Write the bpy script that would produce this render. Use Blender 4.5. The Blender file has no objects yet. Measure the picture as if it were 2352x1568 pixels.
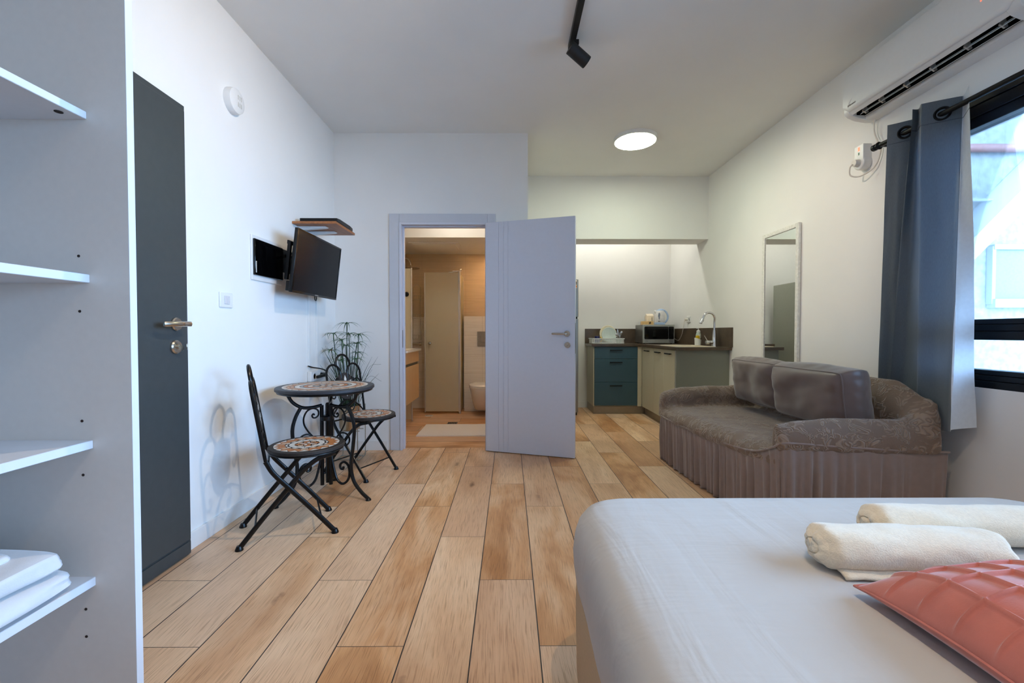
import bpy, math, random
from mathutils import Vector, Matrix, noise
random.seed(7)
PI = math.pi
S = bpy.context.scene
COL = S.collection
V = Vector

# ---------------------------------------------------------------- camera, world, exposure
HC = 1.08
cam = bpy.data.objects.new('camera', bpy.data.cameras.new('camera'))
COL.objects.link(cam)
cam.data.sensor_width = 36.0
cam.data.lens = 36.0 * 1000.0 / 2352.0
cam.data.clip_start = 0.02
cam.location = (0, 0, HC)
cam.rotation_euler = (PI/2 - math.atan(21/1000), 0, -math.atan(6/1000))
S.camera = cam
S.view_settings.view_transform = 'Standard'
S.view_settings.look = 'None'
S.view_settings.exposure = 0.0
S.view_settings.gamma = 1.0
S.view_settings.use_curve_mapping = False
S.cycles.use_denoising = True
S.cycles.max_bounces = 10
S.cycles.diffuse_bounces = 6
S.cycles.transparent_max_bounces = 12
S.cycles.caustics_reflective = False
S.cycles.caustics_refractive = False
S.cycles.sample_clamp_indirect = 6.0

# colour times strength of each light, added fill lamps included
L_SKY = (9.3, 16.0, 27.0)
L_SPOT_FAR = (62, 53, 42)        # watts per channel
L_SPOT_TABLE = (82, 67, 50)
L_SPOT_BED = (60, 48, 34)
L_LED = (42, 45.5, 35)         # emission of the round ceiling light
L_STRIP = (28, 27.5, 25)       # kitchen strip lamp
L_BATH = (31, 27.5, 23)        # bathroom lamp
L_FILL_DOWN = (30, 26.5, 21.5)         # added unseen downlight, brightens the upper bathroom wall
L_FILL_BACK = (19, 18, 16.5)              # added unseen fill light over the head of the bed
def split(c):
    m = max(max(c), 1e-6)
    return tuple(x/m for x in c), m
SKY_COLOR, SKY_STRENGTH = split(L_SKY)
world = bpy.data.worlds.new('overcast_sky')
S.world = world
world.use_nodes = True
# hazy sky, brightest towards the horizon
_t = world.node_tree
_tc = _t.nodes.new('ShaderNodeTexCoord'); _sp = _t.nodes.new('ShaderNodeSeparateXYZ'); _rp = _t.nodes.new('ShaderNodeValToRGB')
_t.links.new(_tc.outputs['Generated'], _sp.inputs[0]); _t.links.new(_sp.outputs[2], _rp.inputs[0])
for _i, (_p, _k) in enumerate(((0.22, 1.0), (0.70, 0.32))):
    _rp.color_ramp.elements[_i].position = _p
    _rp.color_ramp.elements[_i].color = (*[c*_k for c in SKY_COLOR], 1)
_t.links.new(_rp.outputs[0], _t.nodes['Background'].inputs[0])
_t.nodes['Background'].inputs[1].default_value = SKY_STRENGTH

def light(name, kind, loc, power, color, target=None, **kw):
    d = bpy.data.lights.new(name, kind)
    d.energy = power
    d.color = color
    for k, v in kw.items():
        setattr(d, k, v)
    o = bpy.data.objects.new(name, d)
    COL.objects.link(o)
    o.location = loc
    if target is not None:
        o.rotation_euler = (V(target) - V(loc)).to_track_quat('-Z', 'Y').to_euler()
    return o

portal = light('window_portal', 'AREA', (2.42, 0.75, 1.53), 1, (1, 1, 1), (0, 0.75, 1.53), shape='RECTANGLE', size=3.3, size_y=1.45)
portal.data.cycles.is_portal = True

# ---------------------------------------------------------------- mesh helpers
def lin(c):
    f = lambda v: v/12.92 if v <= 0.04045 else ((v+0.055)/1.055)**2.4
    return tuple(f(x/255.0) for x in c)

class MB:
    """collects shapes; build() links them as one mesh object"""
    def __init__(s):
        s.v, s.f, s.m = [], [], []
    def add(s, vs, fs, m=0):
        b = len(s.v)
        s.v += [V(p) for p in vs]
        for f in fs:
            s.f.append(tuple(b+i for i in f))
            s.m.append(m)
        return s
    def box(s, x0, x1, y0, y1, z0, z1, m=0):
        x0, x1 = min(x0, x1), max(x0, x1); y0, y1 = min(y0, y1), max(y0, y1); z0, z1 = min(z0, z1), max(z0, z1)
        vs = [(x0,y0,z0),(x1,y0,z0),(x1,y1,z0),(x0,y1,z0),(x0,y0,z1),(x1,y0,z1),(x1,y1,z1),(x0,y1,z1)]
        return s.add(vs, [(0,3,2,1),(4,5,6,7),(0,1,5,4),(1,2,6,5),(2,3,7,6),(3,0,4,7)], m)
    def obox(s, c, ax, ay, az, m=0):
        c, ax, ay, az = V(c), V(ax), V(ay), V(az)
        vs = [c+ax*i+ay*j+az*k for k in (-1,1) for i, j in ((-1,-1),(1,-1),(1,1),(-1,1))]
        return s.add(vs, [(0,3,2,1),(4,5,6,7),(0,1,5,4),(1,2,6,5),(2,3,7,6),(3,0,4,7)], m)
    def tube(s, pts, r, n=10, closed=False, m=0, caps=True, flat=1.0):
        pts = [V(p) for p in pts]
        N = len(pts)
        rs = r if isinstance(r, (list, tuple)) else [r]*N
        t = []
        for i in range(N):
            a = pts[(i-1) % N] if (closed or i > 0) else pts[i]
            b = pts[(i+1) % N] if (closed or i < N-1) else pts[i]
            d = (b-a)
            t.append(d.normalized() if d.length > 1e-9 else V((0,0,1)))
        up = V((0,0,1)) if abs(t[0].z) < 0.9 else V((0,1,0))
        nrm = (up - t[0]*up.dot(t[0])).normalized()
        vs = []
        for i in range(N):
            nrm = nrm - t[i]*nrm.dot(t[i])
            nrm = nrm.normalized() if nrm.length > 1e-6 else t[i].orthogonal().normalized()
            bi = t[i].cross(nrm)
            for k in range(n):
                a = 2*PI*k/n
                vs.append(pts[i] + (nrm*math.cos(a) + bi*math.sin(a)*flat)*rs[i])
        fs = []
        for i in range(N if closed else N-1):
            j = (i+1) % N
            for k in range(n):
                l = (k+1) % n
                fs.append((i*n+k, i*n+l, j*n+l, j*n+k))
        if caps and not closed:
            fs.append(tuple(range(n-1, -1, -1)))
            fs.append(tuple((N-1)*n+k for k in range(n)))
        return s.add(vs, fs, m)
    def cyl(s, p0, p1, r, r1=None, n=20, m=0):
        return s.tube([p0, p1], [r, r if r1 is None else r1], n, m=m)
    def lathe(s, prof, c=(0,0,0), axis=(0,0,1), n=28, m=0, sx=1.0, sy=1.0):
        q = V((0,0,1)).rotation_difference(V(axis).normalized())
        c = V(c)
        vs, fs = [], []
        for r, z in prof:
            for k in range(n):
                a = 2*PI*k/n
                vs.append(c + q @ V((r*math.cos(a)*sx, r*math.sin(a)*sy, z)))
        for i in range(len(prof)-1):
            for k in range(n):
                l = (k+1) % n
                fs.append((i*n+k, i*n+l, (i+1)*n+l, (i+1)*n+k))
        if prof[0][0] > 1e-5: fs.append(tuple(range(n-1, -1, -1)))
        if prof[-1][0] > 1e-5: fs.append(tuple((len(prof)-1)*n+k for k in range(n)))
        return s.add(vs, fs, m)
    def grid(s, fn, nu, nv, cu=False, cv=False, m=0):
        U = nu if cu else nu+1
        W = nv if cv else nv+1
        vs = [fn(i/nu, j/nv) for i in range(U) for j in range(W)]
        fs = []
        for i in range(nu):
            for j in range(nv):
                a, b = i, (i+1) % U
                c, d = j, (j+1) % W
                fs.append((a*W+c, b*W+c, b*W+d, a*W+d))
        return s.add(vs, fs, m)
    def prism(s, poly, fn, h0, h1, m=0):
        """extrude the 2-D polygon; fn(a, b, h) gives the point"""
        n = len(poly)
        vs = [fn(a, b, h0) for a, b in poly] + [fn(a, b, h1) for a, b in poly]
        fs = [tuple(range(n-1, -1, -1)), tuple(range(n, 2*n))] + [(i, (i+1) % n, n+(i+1) % n, n+i) for i in range(n)]
        return s.add(vs, fs, m)
    def loft(s, rings, m=0, cap0=True, cap1=True):
        n = len(rings[0])
        vs = [p for r in rings for p in r]
        fs = [(i*n+k, i*n+(k+1) % n, (i+1)*n+(k+1) % n, (i+1)*n+k) for i in range(len(rings)-1) for k in range(n)]
        if cap0: fs.append(tuple(range(n-1, -1, -1)))
        if cap1: fs.append(tuple((len(rings)-1)*n+k for k in range(n)))
        return s.add(vs, fs, m)
    def build(s, name, mats, parent=None, world=True, loc=None, smooth=35, bevel=0, seg=2, sub=0, solid=0, recalc=True):
        mats = mats if isinstance(mats, (list, tuple)) else [mats]
        off = V((0,0,0))
        if parent is not None and world:
            inv = wm(parent).inverted()
            vs = [inv @ p for p in s.v]
        elif loc is not None:
            off = V(loc)
            vs = [p-off for p in s.v] if world else s.v
        else:
            vs = s.v
        me = bpy.data.meshes.new(name)
        me.from_pydata([tuple(p) for p in vs], [], s.f)
        for k in mats: me.materials.append(k)
        me.polygons.foreach_set('material_index', s.m)
        if recalc:
            import bmesh
            b = bmesh.new(); b.from_mesh(me)
            bmesh.ops.recalc_face_normals(b, faces=b.faces)
            b.to_mesh(me); b.free()
        if smooth:
            me.shade_smooth()
            me.set_sharp_from_angle(angle=math.radians(smooth))
        me.update()
        o = bpy.data.objects.new(name, me)
        COL.objects.link(o)
        if parent is not None: o.parent = parent
        elif loc is not None: o.location = off
        if solid:
            d = o.modifiers.new('solid', 'SOLIDIFY'); d.thickness = solid; d.offset = 0
        if bevel:
            d = o.modifiers.new('bevel', 'BEVEL'); d.width = bevel; d.segments = seg
            d.limit_method = 'ANGLE'; d.angle_limit = math.radians(40)
        if sub:
            d = o.modifiers.new('sub', 'SUBSURF'); d.levels = sub; d.render_levels = sub
        return o

def wm(o):
    m = o.matrix_basis.copy()
    while o.parent is not None:
        o = o.parent
        m = o.matrix_basis @ m
    return m

def tag(o, label, cat, group=None, kind=None):
    o['label'] = label; o['category'] = cat
    if group: o['group'] = group
    if kind: o['kind'] = kind
    return o

def thing(name, label, cat, loc=(0,0,0), rz=0.0, group=None, kind=None):
    o = bpy.data.objects.new(name, None)
    COL.objects.link(o)
    o.empty_display_size = 0.05
    o.location = loc
    o.rotation_euler = (0, 0, rz)
    return tag(o, label, cat, group, kind)

def struct(o, label=None, cat=None):
    o['kind'] = 'structure'
    if label: o['label'] = label
    if cat: o['category'] = cat
    return o

def copy_tree(o, parent=None):
    c = o.copy(); COL.objects.link(c)
    if parent is not None: c.parent = parent
    for ch in list(o.children):
        copy_tree(ch, c)
    return c

def cr(pts, n=8, closed=False):
    """Catmull-Rom through the points"""
    pts = [V(p) for p in pts]
    N = len(pts)
    out = []
    for i in range(N if closed else N-1):
        p0 = pts[(i-1) % N] if (closed or i > 0) else pts[i]*2-pts[i+1]
        p1, p2 = pts[i], pts[(i+1) % N]
        p3 = pts[(i+2) % N] if (closed or i < N-2) else p2*2-p1
        for k in range(n):
            t = k/n
            out.append(((p1*2) + (p2-p0)*t + (p0*2-p1*5+p2*4-p3)*t*t + (p1*3-p0-p2*3+p3)*t**3)*0.5)
    if not closed: out.append(pts[-1])
    return out

def text(name, body, size, mat, parent, loc, rot, ext=0.0004):
    c = bpy.data.curves.new(name, 'FONT')
    c.body = body; c.size = size; c.extrude = ext
    c.align_x = 'CENTER'; c.align_y = 'CENTER'
    t_ = bpy.data.objects.new(name+'_curve', c)
    COL.objects.link(t_)
    me = bpy.data.meshes.new_from_object(t_.evaluated_get(bpy.context.evaluated_depsgraph_get()))
    bpy.data.objects.remove(t_)
    me.materials.clear(); me.materials.append(mat)
    o = bpy.data.objects.new(name, me)
    COL.objects.link(o)
    o.parent = parent
    o.matrix_basis = wm(parent).inverted() @ (Matrix.Translation(V(loc)) @ rot.to_4x4())
    return o

def rotm(xa, ya):
    xa = V(xa).normalized(); ya = V(ya).normalized(); za = xa.cross(ya)
    return Matrix((xa, ya, za)).transposed()

# ---------------------------------------------------------------- materials
class NT:
    def __init__(s, name):
        s.mat = bpy.data.materials.new(name); s.mat.use_nodes = True
        s.t = s.mat.node_tree; s.n = s.t.nodes; s.bsdf = s.n['Principled BSDF']; s.out = s.n['Material Output']
    def node(s, typ, ins=None, **kw):
        n = s.n.new(typ)
        for k, v in kw.items(): setattr(n, k, v)
        for k, v in (ins or {}).items(): s.set(n.inputs[k], v)
        return n
    def set(s, inp, v):
        if isinstance(v, bpy.types.NodeSocket): s.t.links.new(v, inp)
        elif isinstance(v, bpy.types.Node): s.t.links.new(v.outputs[0], inp)
        else: inp.default_value = v
    def math(s, op, a, b=None, c=None):
        ins = {0: a}
        if b is not None: ins[1] = b
        if c is not None: ins[2] = c
        return s.node('ShaderNodeMath', ins, operation=op).outputs[0]
    def mix(s, f, a, b, blend='MIX'):
        n = s.node('ShaderNodeMix', data_type='RGBA', blend_type=blend)
        s.set(n.inputs[0], f); s.set(n.inputs[6], a); s.set(n.inputs[7], b)
        return n.outputs[2]
    def ramp(s, f, stops):
        n = s.node('ShaderNodeValToRGB', {0: f})
        e = n.color_ramp.elements
        while len(e) < len(stops): e.new(0.5)
        for i, (p, c) in enumerate(stops):
            e[i].position = p; e[i].color = (*c, 1) if len(c) == 3 else c
        return n.outputs[0]
    def pos(s):
        return s.node('ShaderNodeNewGeometry').outputs['Position']
    def obj(s):
        return s.node('ShaderNodeTexCoord').outputs['Object']
    def mapping(s, vec, scale=(1,1,1), loc=(0,0,0), rot=(0,0,0)):
        return s.node('ShaderNodeMapping', {'Vector': vec, 'Scale': scale, 'Location': loc, 'Rotation': rot}).outputs[0]
    def noise(s, vec, scale, detail=3, rough=0.5, dist=0.0):
        return s.node('ShaderNodeTexNoise', {'Vector': vec, 'Scale': scale, 'Detail': detail, 'Roughness': rough, 'Distortion': dist}).outputs[0]
    def bump(s, h, strength=0.3, dist=0.002):
        b = s.node('ShaderNodeBump', {'Height': h, 'Strength': strength, 'Distance': dist})
        s.set(s.bsdf.inputs['Normal'], b.outputs[0])
    def P(s, **kw):
        for k, v in kw.items(): s.set(s.bsdf.inputs[k.replace('_', ' ')], v)
        return s

def simple(name, rgb, rough=0.5, metal=0.0, var=0.06, nscale=40, bump=0.0, bscale=200, spec=0.5, sheen=0.0, coat=0.0):
    """plain surface with a fine procedural tone and grain"""
    a = NT(name)
    c = lin(rgb)
    p = a.obj()
    f = a.noise(p, nscale, 3)
    lo = tuple(max(0, x*(1-var)) for x in c); hi = tuple(min(1, x*(1+var)) for x in c)
    a.P(Base_Color=a.ramp(f, [(0.3, lo), (0.7, hi)]), Roughness=rough, Metallic=metal, Specular_IOR_Level=spec)
    if sheen: a.P(Sheen_Weight=sheen, Sheen_Roughness=0.5)
    if coat: a.P(Coat_Weight=coat, Coat_Roughness=0.1)
    if bump: a.bump(a.noise(p, bscale, 4, 0.6), bump, 0.002)
    return a.mat

M = {}
M['wall'] = simple('white_wall_paint', (238, 237, 234), 0.75, var=0.012, nscale=3, bump=0.08, bscale=160, spec=0.3)
M['ceiling'] = simple('ceiling_paint', (234, 234, 232), 0.85, var=0.012, nscale=3, bump=0.06, bscale=160, spec=0.2)
M['white'] = simple('white_plastic', (232, 232, 230), 0.35, var=0.01)
M['laminate'] = simple('grey_laminate', (212, 201, 191), 0.45, var=0.015, nscale=60)
M['edge'] = simple('white_edge_band', (214, 212, 213), 0.4, var=0.01)
M['doorpaint'] = simple('white_door_lacquer', (212, 215, 226), 0.42, var=0.01)
M['casing'] = simple('door_casing_lacquer', (204, 207, 214), 0.45, var=0.01)
M['skirting'] = simple('skirting_tile', (236, 235, 232), 0.3, var=0.01)
M['darkdoor'] = simple('charcoal_door_paint', (60, 65, 66), 0.42, var=0.05, nscale=25, bump=0.06, bscale=350)
M['black'] = simple('black_plastic', (9, 9, 10), 0.4, var=0.05, spec=0.3)
M['gloss'] = simple('black_gloss', (4, 4, 5), 0.08, var=0.05, spec=0.35)
M['iron'] = simple('black_wrought_iron', (8, 8, 9), 0.3, metal=0.0, var=0.2, nscale=60, bump=0.15, bscale=120, spec=0.35)
M['chrome'] = simple('chrome', (220, 220, 222), 0.12, metal=1.0, var=0.01)
M['nickel'] = simple('brushed_nickel', (196, 186, 172), 0.25, metal=1.0, var=0.03)
M['steel'] = simple('stainless_steel', (150, 150, 146), 0.38, metal=0.9, var=0.03)
M['alu'] = simple('pale_aluminium', (214, 210, 204), 0.35, metal=0.6, var=0.02)
M['hole'] = simple('dark_hole', (40, 26, 18), 0.9)
M['grout'] = simple('dark_slate_grout', (44, 37, 33), 0.6, var=0.2, nscale=90, bump=0.2, bscale=150)
M['slate'] = simple('grey_slate', (50, 50, 54), 0.5, var=0.15, nscale=60, bump=0.2, bscale=120)
M['t_white'] = simple('white_stone_chip', (222, 218, 210), 0.4, var=0.06, nscale=50)
M['t_orange'] = simple('terracotta_chip', (190, 122, 70), 0.45, var=0.12, nscale=60)
M['t_tan'] = simple('tan_chip', (196, 164, 136), 0.45, var=0.1, nscale=60)
M['t_grey'] = simple('grey_chip', (150, 150, 152), 0.45, var=0.1, nscale=60)
M['teal'] = simple('teal_cabinet_laminate', (56, 86, 100), 0.42, var=0.04, nscale=120, bump=0.04, bscale=300)
M['cream'] = simple('cream_cabinet_laminate', (196, 190, 168), 0.42, var=0.02, nscale=120)
M['panel'] = simple('shaded_end_panel', (132, 135, 122), 0.5, var=0.02, nscale=120)  # cabinet cream darkened so the end panel carries its shade
M['plinth'] = simple('aluminium_plinth', (150, 140, 126), 0.35, metal=0.6, var=0.04)
M['frame_black'] = simple('black_window_aluminium', (9, 9, 13), 0.35, var=0.05, spec=0.3)
M['spotblack'] = simple('matt_black_lamp', (14, 14, 15), 0.5, var=0.05)
M['sanitary'] = simple('white_ceramic', (238, 234, 226), 0.12, var=0.01)
M['matwhite'] = simple('white_bath_mat', (236, 232, 228), 0.9, var=0.04, nscale=120, bump=0.5, bscale=500)
M['beige'] = simple('beige_sink_composite', (212, 200, 178), 0.4, var=0.03)
M['navy'] = simple('navy_glaze', (24, 30, 88), 0.2)
M['yellow'] = simple('yellow_plastic', (222, 178, 62), 0.35)
M['sponge'] = simple('yellow_sponge', (206, 170, 30), 0.9, var=0.15, nscale=200, bump=0.6, bscale=300)
M['paleblue'] = simple('pale_blue_plastic', (176, 200, 232), 0.3)
M['kettle'] = simple('white_kettle_plastic', (226, 224, 226), 0.3)
M['peach'] = simple('peach_card', (238, 224, 200), 0.6, var=0.06)
M['card'] = simple('tan_card', (224, 184, 124), 0.6, var=0.06)
M['ink'] = simple('dark_print', (52, 40, 34), 0.6)
M['red'] = simple('red_print', (196, 60, 36), 0.5)
M['orange'] = simple('orange_print', (226, 120, 40), 0.5)
M['soil'] = simple('dark_soil', (52, 40, 32), 0.95, var=0.3, nscale=80, bump=0.8, bscale=90)
M['leaf'] = simple('papyrus_leaf', (44, 88, 40), 0.45, var=0.25, nscale=30)
M['stalk'] = simple('papyrus_stalk', (40, 62, 36), 0.5, var=0.2, nscale=30)
M['pot'] = simple('satin_bronze_pot', (200, 178, 148), 0.22, metal=0.9, var=0.04)
M['brass'] = simple('pale_brass_wire', (170, 164, 148), 0.35, metal=0.7)
M['shelfwood'] = None
M['sheet'] = None
M['linenwhite'] = simple('white_cotton', (208, 205, 204), 0.85, var=0.02, nscale=60, bump=0.15, bscale=400, sheen=0.2)
M['bedbase'] = simple('beige_bed_base_fabric', (196, 170, 136), 0.85, var=0.06, nscale=200, bump=0.3, bscale=500)
M['towel'] = simple('cream_terry_towel', (232, 214, 186), 0.95, var=0.05, nscale=160, bump=0.9, bscale=330, sheen=0.5)
M['coral'] = simple('coral_velvet', (190, 102, 84), 0.75, var=0.08, nscale=30, bump=0.15, bscale=300, sheen=0.6)
M['cushion'] = simple('brown_satin_cushion', (102, 86, 82), 0.40, var=0.05, nscale=10, bump=0.1, bscale=500, sheen=0.5)
M['skirt'] = simple('taupe_skirt_cloth', (140, 123, 117), 0.8, var=0.05, nscale=30, bump=0.2, bscale=500, sheen=0.5)
M['curtain'] = simple('slate_blue_curtain', (90, 103, 116), 0.42, var=0.04, nscale=60, bump=0.12, bscale=600, sheen=0.3)
def m_curtain():
    a = NT('slate_blue_curtain')
    p = a.obj()
    n = a.noise(a.mapping(p, (500, 500, 60)), 1.0, 2)
    c = a.ramp(n, [(0.3, lin((72, 82, 91))), (0.7, lin((82, 92, 101)))])
    a.P(Base_Color=c, Roughness=0.42, Sheen_Weight=0.3)
    a.bump(n, 0.08, 0.001)
    t = a.node('ShaderNodeBsdfTranslucent', {0: (*lin((150, 172, 196)), 1)})
    m = a.node('ShaderNodeMixShader', {0: 0.03, 1: a.bsdf.outputs[0], 2: t.outputs[0]})
    a.t.links.new(m.outputs[0], a.out.inputs[0])
    return a.mat
M['curtain'] = m_curtain()
M['wire'] = simple('white_cable', (226, 220, 210), 0.5)
M['stuccoed'] = simple('outdoor_stucco', (146, 144, 140), 0.95, var=0.2, nscale=14, bump=1.0, bscale=30)
M['paving'] = simple('pale_paving', (226, 226, 224), 0.9, var=0.1, nscale=4)
M['outwhite'] = simple('outdoor_white_paint', (164, 163, 160), 0.8, var=0.02)
M['outpipe'] = simple('outdoor_pink_pipe', (146, 98, 88), 0.6)
M['outpane'] = simple('outdoor_grey_window', (112, 116, 122), 0.6)
M['utensil'] = simple('cutlery_steel', (206, 204, 198), 0.2, metal=1.0)
M['darkliquid'] = simple('black_liquid', (16, 13, 14), 0.15)
M['clearplastic'] = simple('translucent_bottle', (188, 200, 190), 0.25)
M['grate'] = simple('grey_drain_grate', (96, 92, 84), 0.4, metal=0.7)
M['flush'] = simple('satin_flush_plate', (150, 136, 116), 0.35, metal=0.7)

def m_emit(name, rgb):
    a = NT(name)
    col, strength = split(rgb)
    a.P(Base_Color=(*col, 1), Emission_Color=(*col, 1), Emission_Strength=strength)
    return a.mat
M['led'] = m_emit('lit_diffuser', L_LED)
M['bathlamp'] = m_emit('lit_bath_diffuser', L_BATH)
M['strip'] = m_emit('lit_led_strip', L_STRIP)
M['redled'] = m_emit('lit_red_led', (2.5, 0.3, 0.15))

def m_floor(name, swap, x0, w, L, j0, step):
    a = NT(name)
    sep = a.node('ShaderNodeSeparateXYZ', {0: a.pos()})
    x, y = (sep.outputs[1], sep.outputs[0]) if swap else (sep.outputs[0], sep.outputs[1])
    xs = a.math('DIVIDE', a.math('SUBTRACT', x, x0), w)
    row = a.math('FLOOR', xs)
    ys = a.math('DIVIDE', a.math('ADD', a.math('SUBTRACT', y, j0), a.math('MULTIPLY', row, step)), L)
    pl = a.math('FLOOR', ys)
    fx, fy = a.math('FRACT', xs), a.math('FRACT', ys)
    ex = a.math('MULTIPLY', a.math('MINIMUM', fx, a.math('SUBTRACT', 1.0, fx)), w)
    ey = a.math('MULTIPLY', a.math('MINIMUM', fy, a.math('SUBTRACT', 1.0, fy)), L)
    gap = a.math('MAXIMUM', a.math('LESS_THAN', ex, 0.0022), a.math('LESS_THAN', ey, 0.0013))
    idv = a.node('ShaderNodeCombineXYZ', {0: row, 1: pl})
    rnd = a.node('ShaderNodeTexWhiteNoise', {0: idv.outputs[0]}, noise_dimensions='2D')
    rv = rnd.outputs[0]
    rc = a.node('ShaderNodeSeparateColor', {0: rnd.outputs[1]})
    co = a.node('ShaderNodeCombineXYZ', {0: x, 1: y, 2: a.math('MULTIPLY', rv, 31.0)}).outputs[0]
    broad = a.noise(a.mapping(co, (5.0, 1.3, 1)), 1.0, 4, 0.55, 0.6)
    warp = a.noise(a.mapping(co, (3.0, 1.1, 1)), 1.0, 2)
    gx = a.math('ADD', x, a.math('MULTIPLY', a.math('SUBTRACT', warp, 0.5), 0.11))
    gco = a.node('ShaderNodeCombineXYZ', {0: gx, 1: a.math('MULTIPLY', y, 0.026), 2: a.math('MULTIPLY', rv, 17.0)}).outputs[0]
    grain = a.noise(gco, 300.0, 4, 0.6)
    fine = a.noise(a.mapping(co, (330, 12, 1)), 1.0, 2)
    # knots
    kco = a.mapping(co, (3.2, 1.15, 1))
    vor = a.node('ShaderNodeTexVoronoi', {'Vector': kco, 'Scale': 1.0, 'Randomness': 1.0}, voronoi_dimensions='3D', feature='F1')
    kd = a.math('ADD', vor.outputs['Distance'], a.math('MULTIPLY', a.math('SUBTRACT', a.noise(co, 30, 3), 0.5), 0.10))
    knot = a.ramp(kd, [(0.02, (1,1,1)), (0.075, (0,0,0))])
    halo = a.ramp(kd, [(0.06, (1,1,1)), (0.34, (0,0,0))])
    pale, mid, deep = lin((240, 204, 164)), lin((214, 164, 116)), lin((172, 118, 70))
    base = a.ramp(broad, [(0.28, deep), (0.46, mid), (0.66, pale)])
    base = a.mix(a.ramp(rc.outputs[1], [(0.25, (0, 0, 0)), (0.75, (0.78, 0.78, 0.78))]), base, (*lin((232, 203, 173)), 1))
    base = a.mix(a.ramp(rc.outputs[2], [(0.45, (0, 0, 0)), (0.95, (0.42, 0.42, 0.42))]), base, (*lin((184, 124, 76)), 1))
    g = a.ramp(grain, [(0.36, (0.58, 0.50, 0.43)), (0.46, (0.95, 0.93, 0.91)), (0.66, (1.06, 1.05, 1.04))])
    base = a.mix(0.75, base, g, 'MULTIPLY')
    base = a.mix(0.30, base, a.ramp(fine, [(0.3, (0.8, 0.77, 0.74)), (0.6, (1, 1, 1))]), 'MULTIPLY')
    base = a.mix(a.math('MULTIPLY', halo, 0.32), base, (*lin((150, 98, 58)), 1))
    base = a.mix(a.math('MULTIPLY', knot, 0.72), base, (*lin((92, 60, 38)), 1))
    base = a.mix(gap, base, (*lin((54, 44, 38)), 1))
    a.P(Base_Color=base, Roughness=a.math('ADD', 0.36, a.math('MULTIPLY', grain, 0.2)), Specular_IOR_Level=0.45)
    h = a.math('SUBTRACT', a.math('MULTIPLY', grain, 0.35), a.math('MULTIPLY', gap, 2.0))
    a.bump(h, 0.35, 0.002)
    return a.mat
M['floor'] = m_floor('oak_plank_floor', False, -0.13, 0.2333, 1.205, 0.675, 0.4017)
M['bathfloor'] = m_floor('oak_plank_bath_floor', True, 4.06, 0.2333, 1.205, 0.2, 0.4017)

def m_wood(name, rgb, axis_scale=(4, 60, 60), deep=0.7, rough=0.45):
    a = NT(name)
    c = lin(rgb)
    p = a.mapping(a.obj(), axis_scale)
    f = a.noise(p, 1.0, 5, 0.6, 0.4)
    a.P(Base_Color=a.ramp(f, [(0.3, tuple(x*deep for x in c)), (0.65, c)]), Roughness=rough)
    a.bump(f, 0.1, 0.001)
    return a.mat
M['shelfwood'] = m_wood('oak_shelf_laminate', (170, 108, 62), (50, 5, 50), 0.65)
M['vanitywood'] = m_wood('oak_vanity_veneer', (214, 174, 124), (70, 70, 5), 0.86)

def m_tile():
    a = NT('bathroom_wall_tile')
    sep = a.node('ShaderNodeSeparateXYZ', {0: a.pos()})
    h = a.math('ADD', sep.outputs[0], sep.outputs[1])
    zz = a.math('DIVIDE', a.math('SUBTRACT', sep.outputs[2], 0.0), 0.26)
    hh = a.math('DIVIDE', h, 0.62)
    fz, fh = a.math('FRACT', zz), a.math('FRACT', hh)
    gz = a.math('LESS_THAN', a.math('MINIMUM', fz, a.math('SUBTRACT', 1.0, fz)), 0.006)
    gh = a.math('LESS_THAN', a.math('MINIMUM', fh, a.math('SUBTRACT', 1.0, fh)), 0.0025)
    gap = a.math('MAXIMUM', gz, gh)
    up = a.math('GREATER_THAN', sep.outputs[2], 1.30)
    n = a.noise(a.mapping(a.pos(), (3, 3, 60)), 1.0, 3)
    white = a.ramp(n, [(0.3, lin((228, 218, 204))), (0.7, lin((238, 230, 218)))])
    tan = a.ramp(n, [(0.3, lin((200, 178, 146))), (0.7, lin((210, 188, 156)))])
    c = a.mix(up, white, tan)
    c = a.mix(a.math('MULTIPLY', gap, 0.5), c, (*lin((160, 136, 108)), 1))
    a.P(Base_Color=c, Roughness=0.3)
    a.bump(a.math('SUBTRACT', a.math('MULTIPLY', n, 0.3), gap), 0.2, 0.001)
    return a.mat
M['tile'] = m_tile()

def m_stone():
    a = NT('dark_brown_stone')
    p = a.obj()
    n = a.noise(a.mapping(p, (5, 5, 5)), 1.0, 6, 0.65)
    v = a.node('ShaderNodeTexVoronoi', {'Vector': p, 'Scale': 55.0})
    fl = a.math('LESS_THAN', v.outputs['Distance'], 0.09)
    c = a.ramp(n, [(0.3, lin((62, 50, 40))), (0.7, lin((96, 80, 62)))])
    c = a.mix(a.math('MULTIPLY', fl, 0.35), c, (*lin((170, 160, 145)), 1))
    a.P(Base_Color=c, Roughness=0.33)
    return a.mat
M['stone'] = m_stone()

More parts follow.
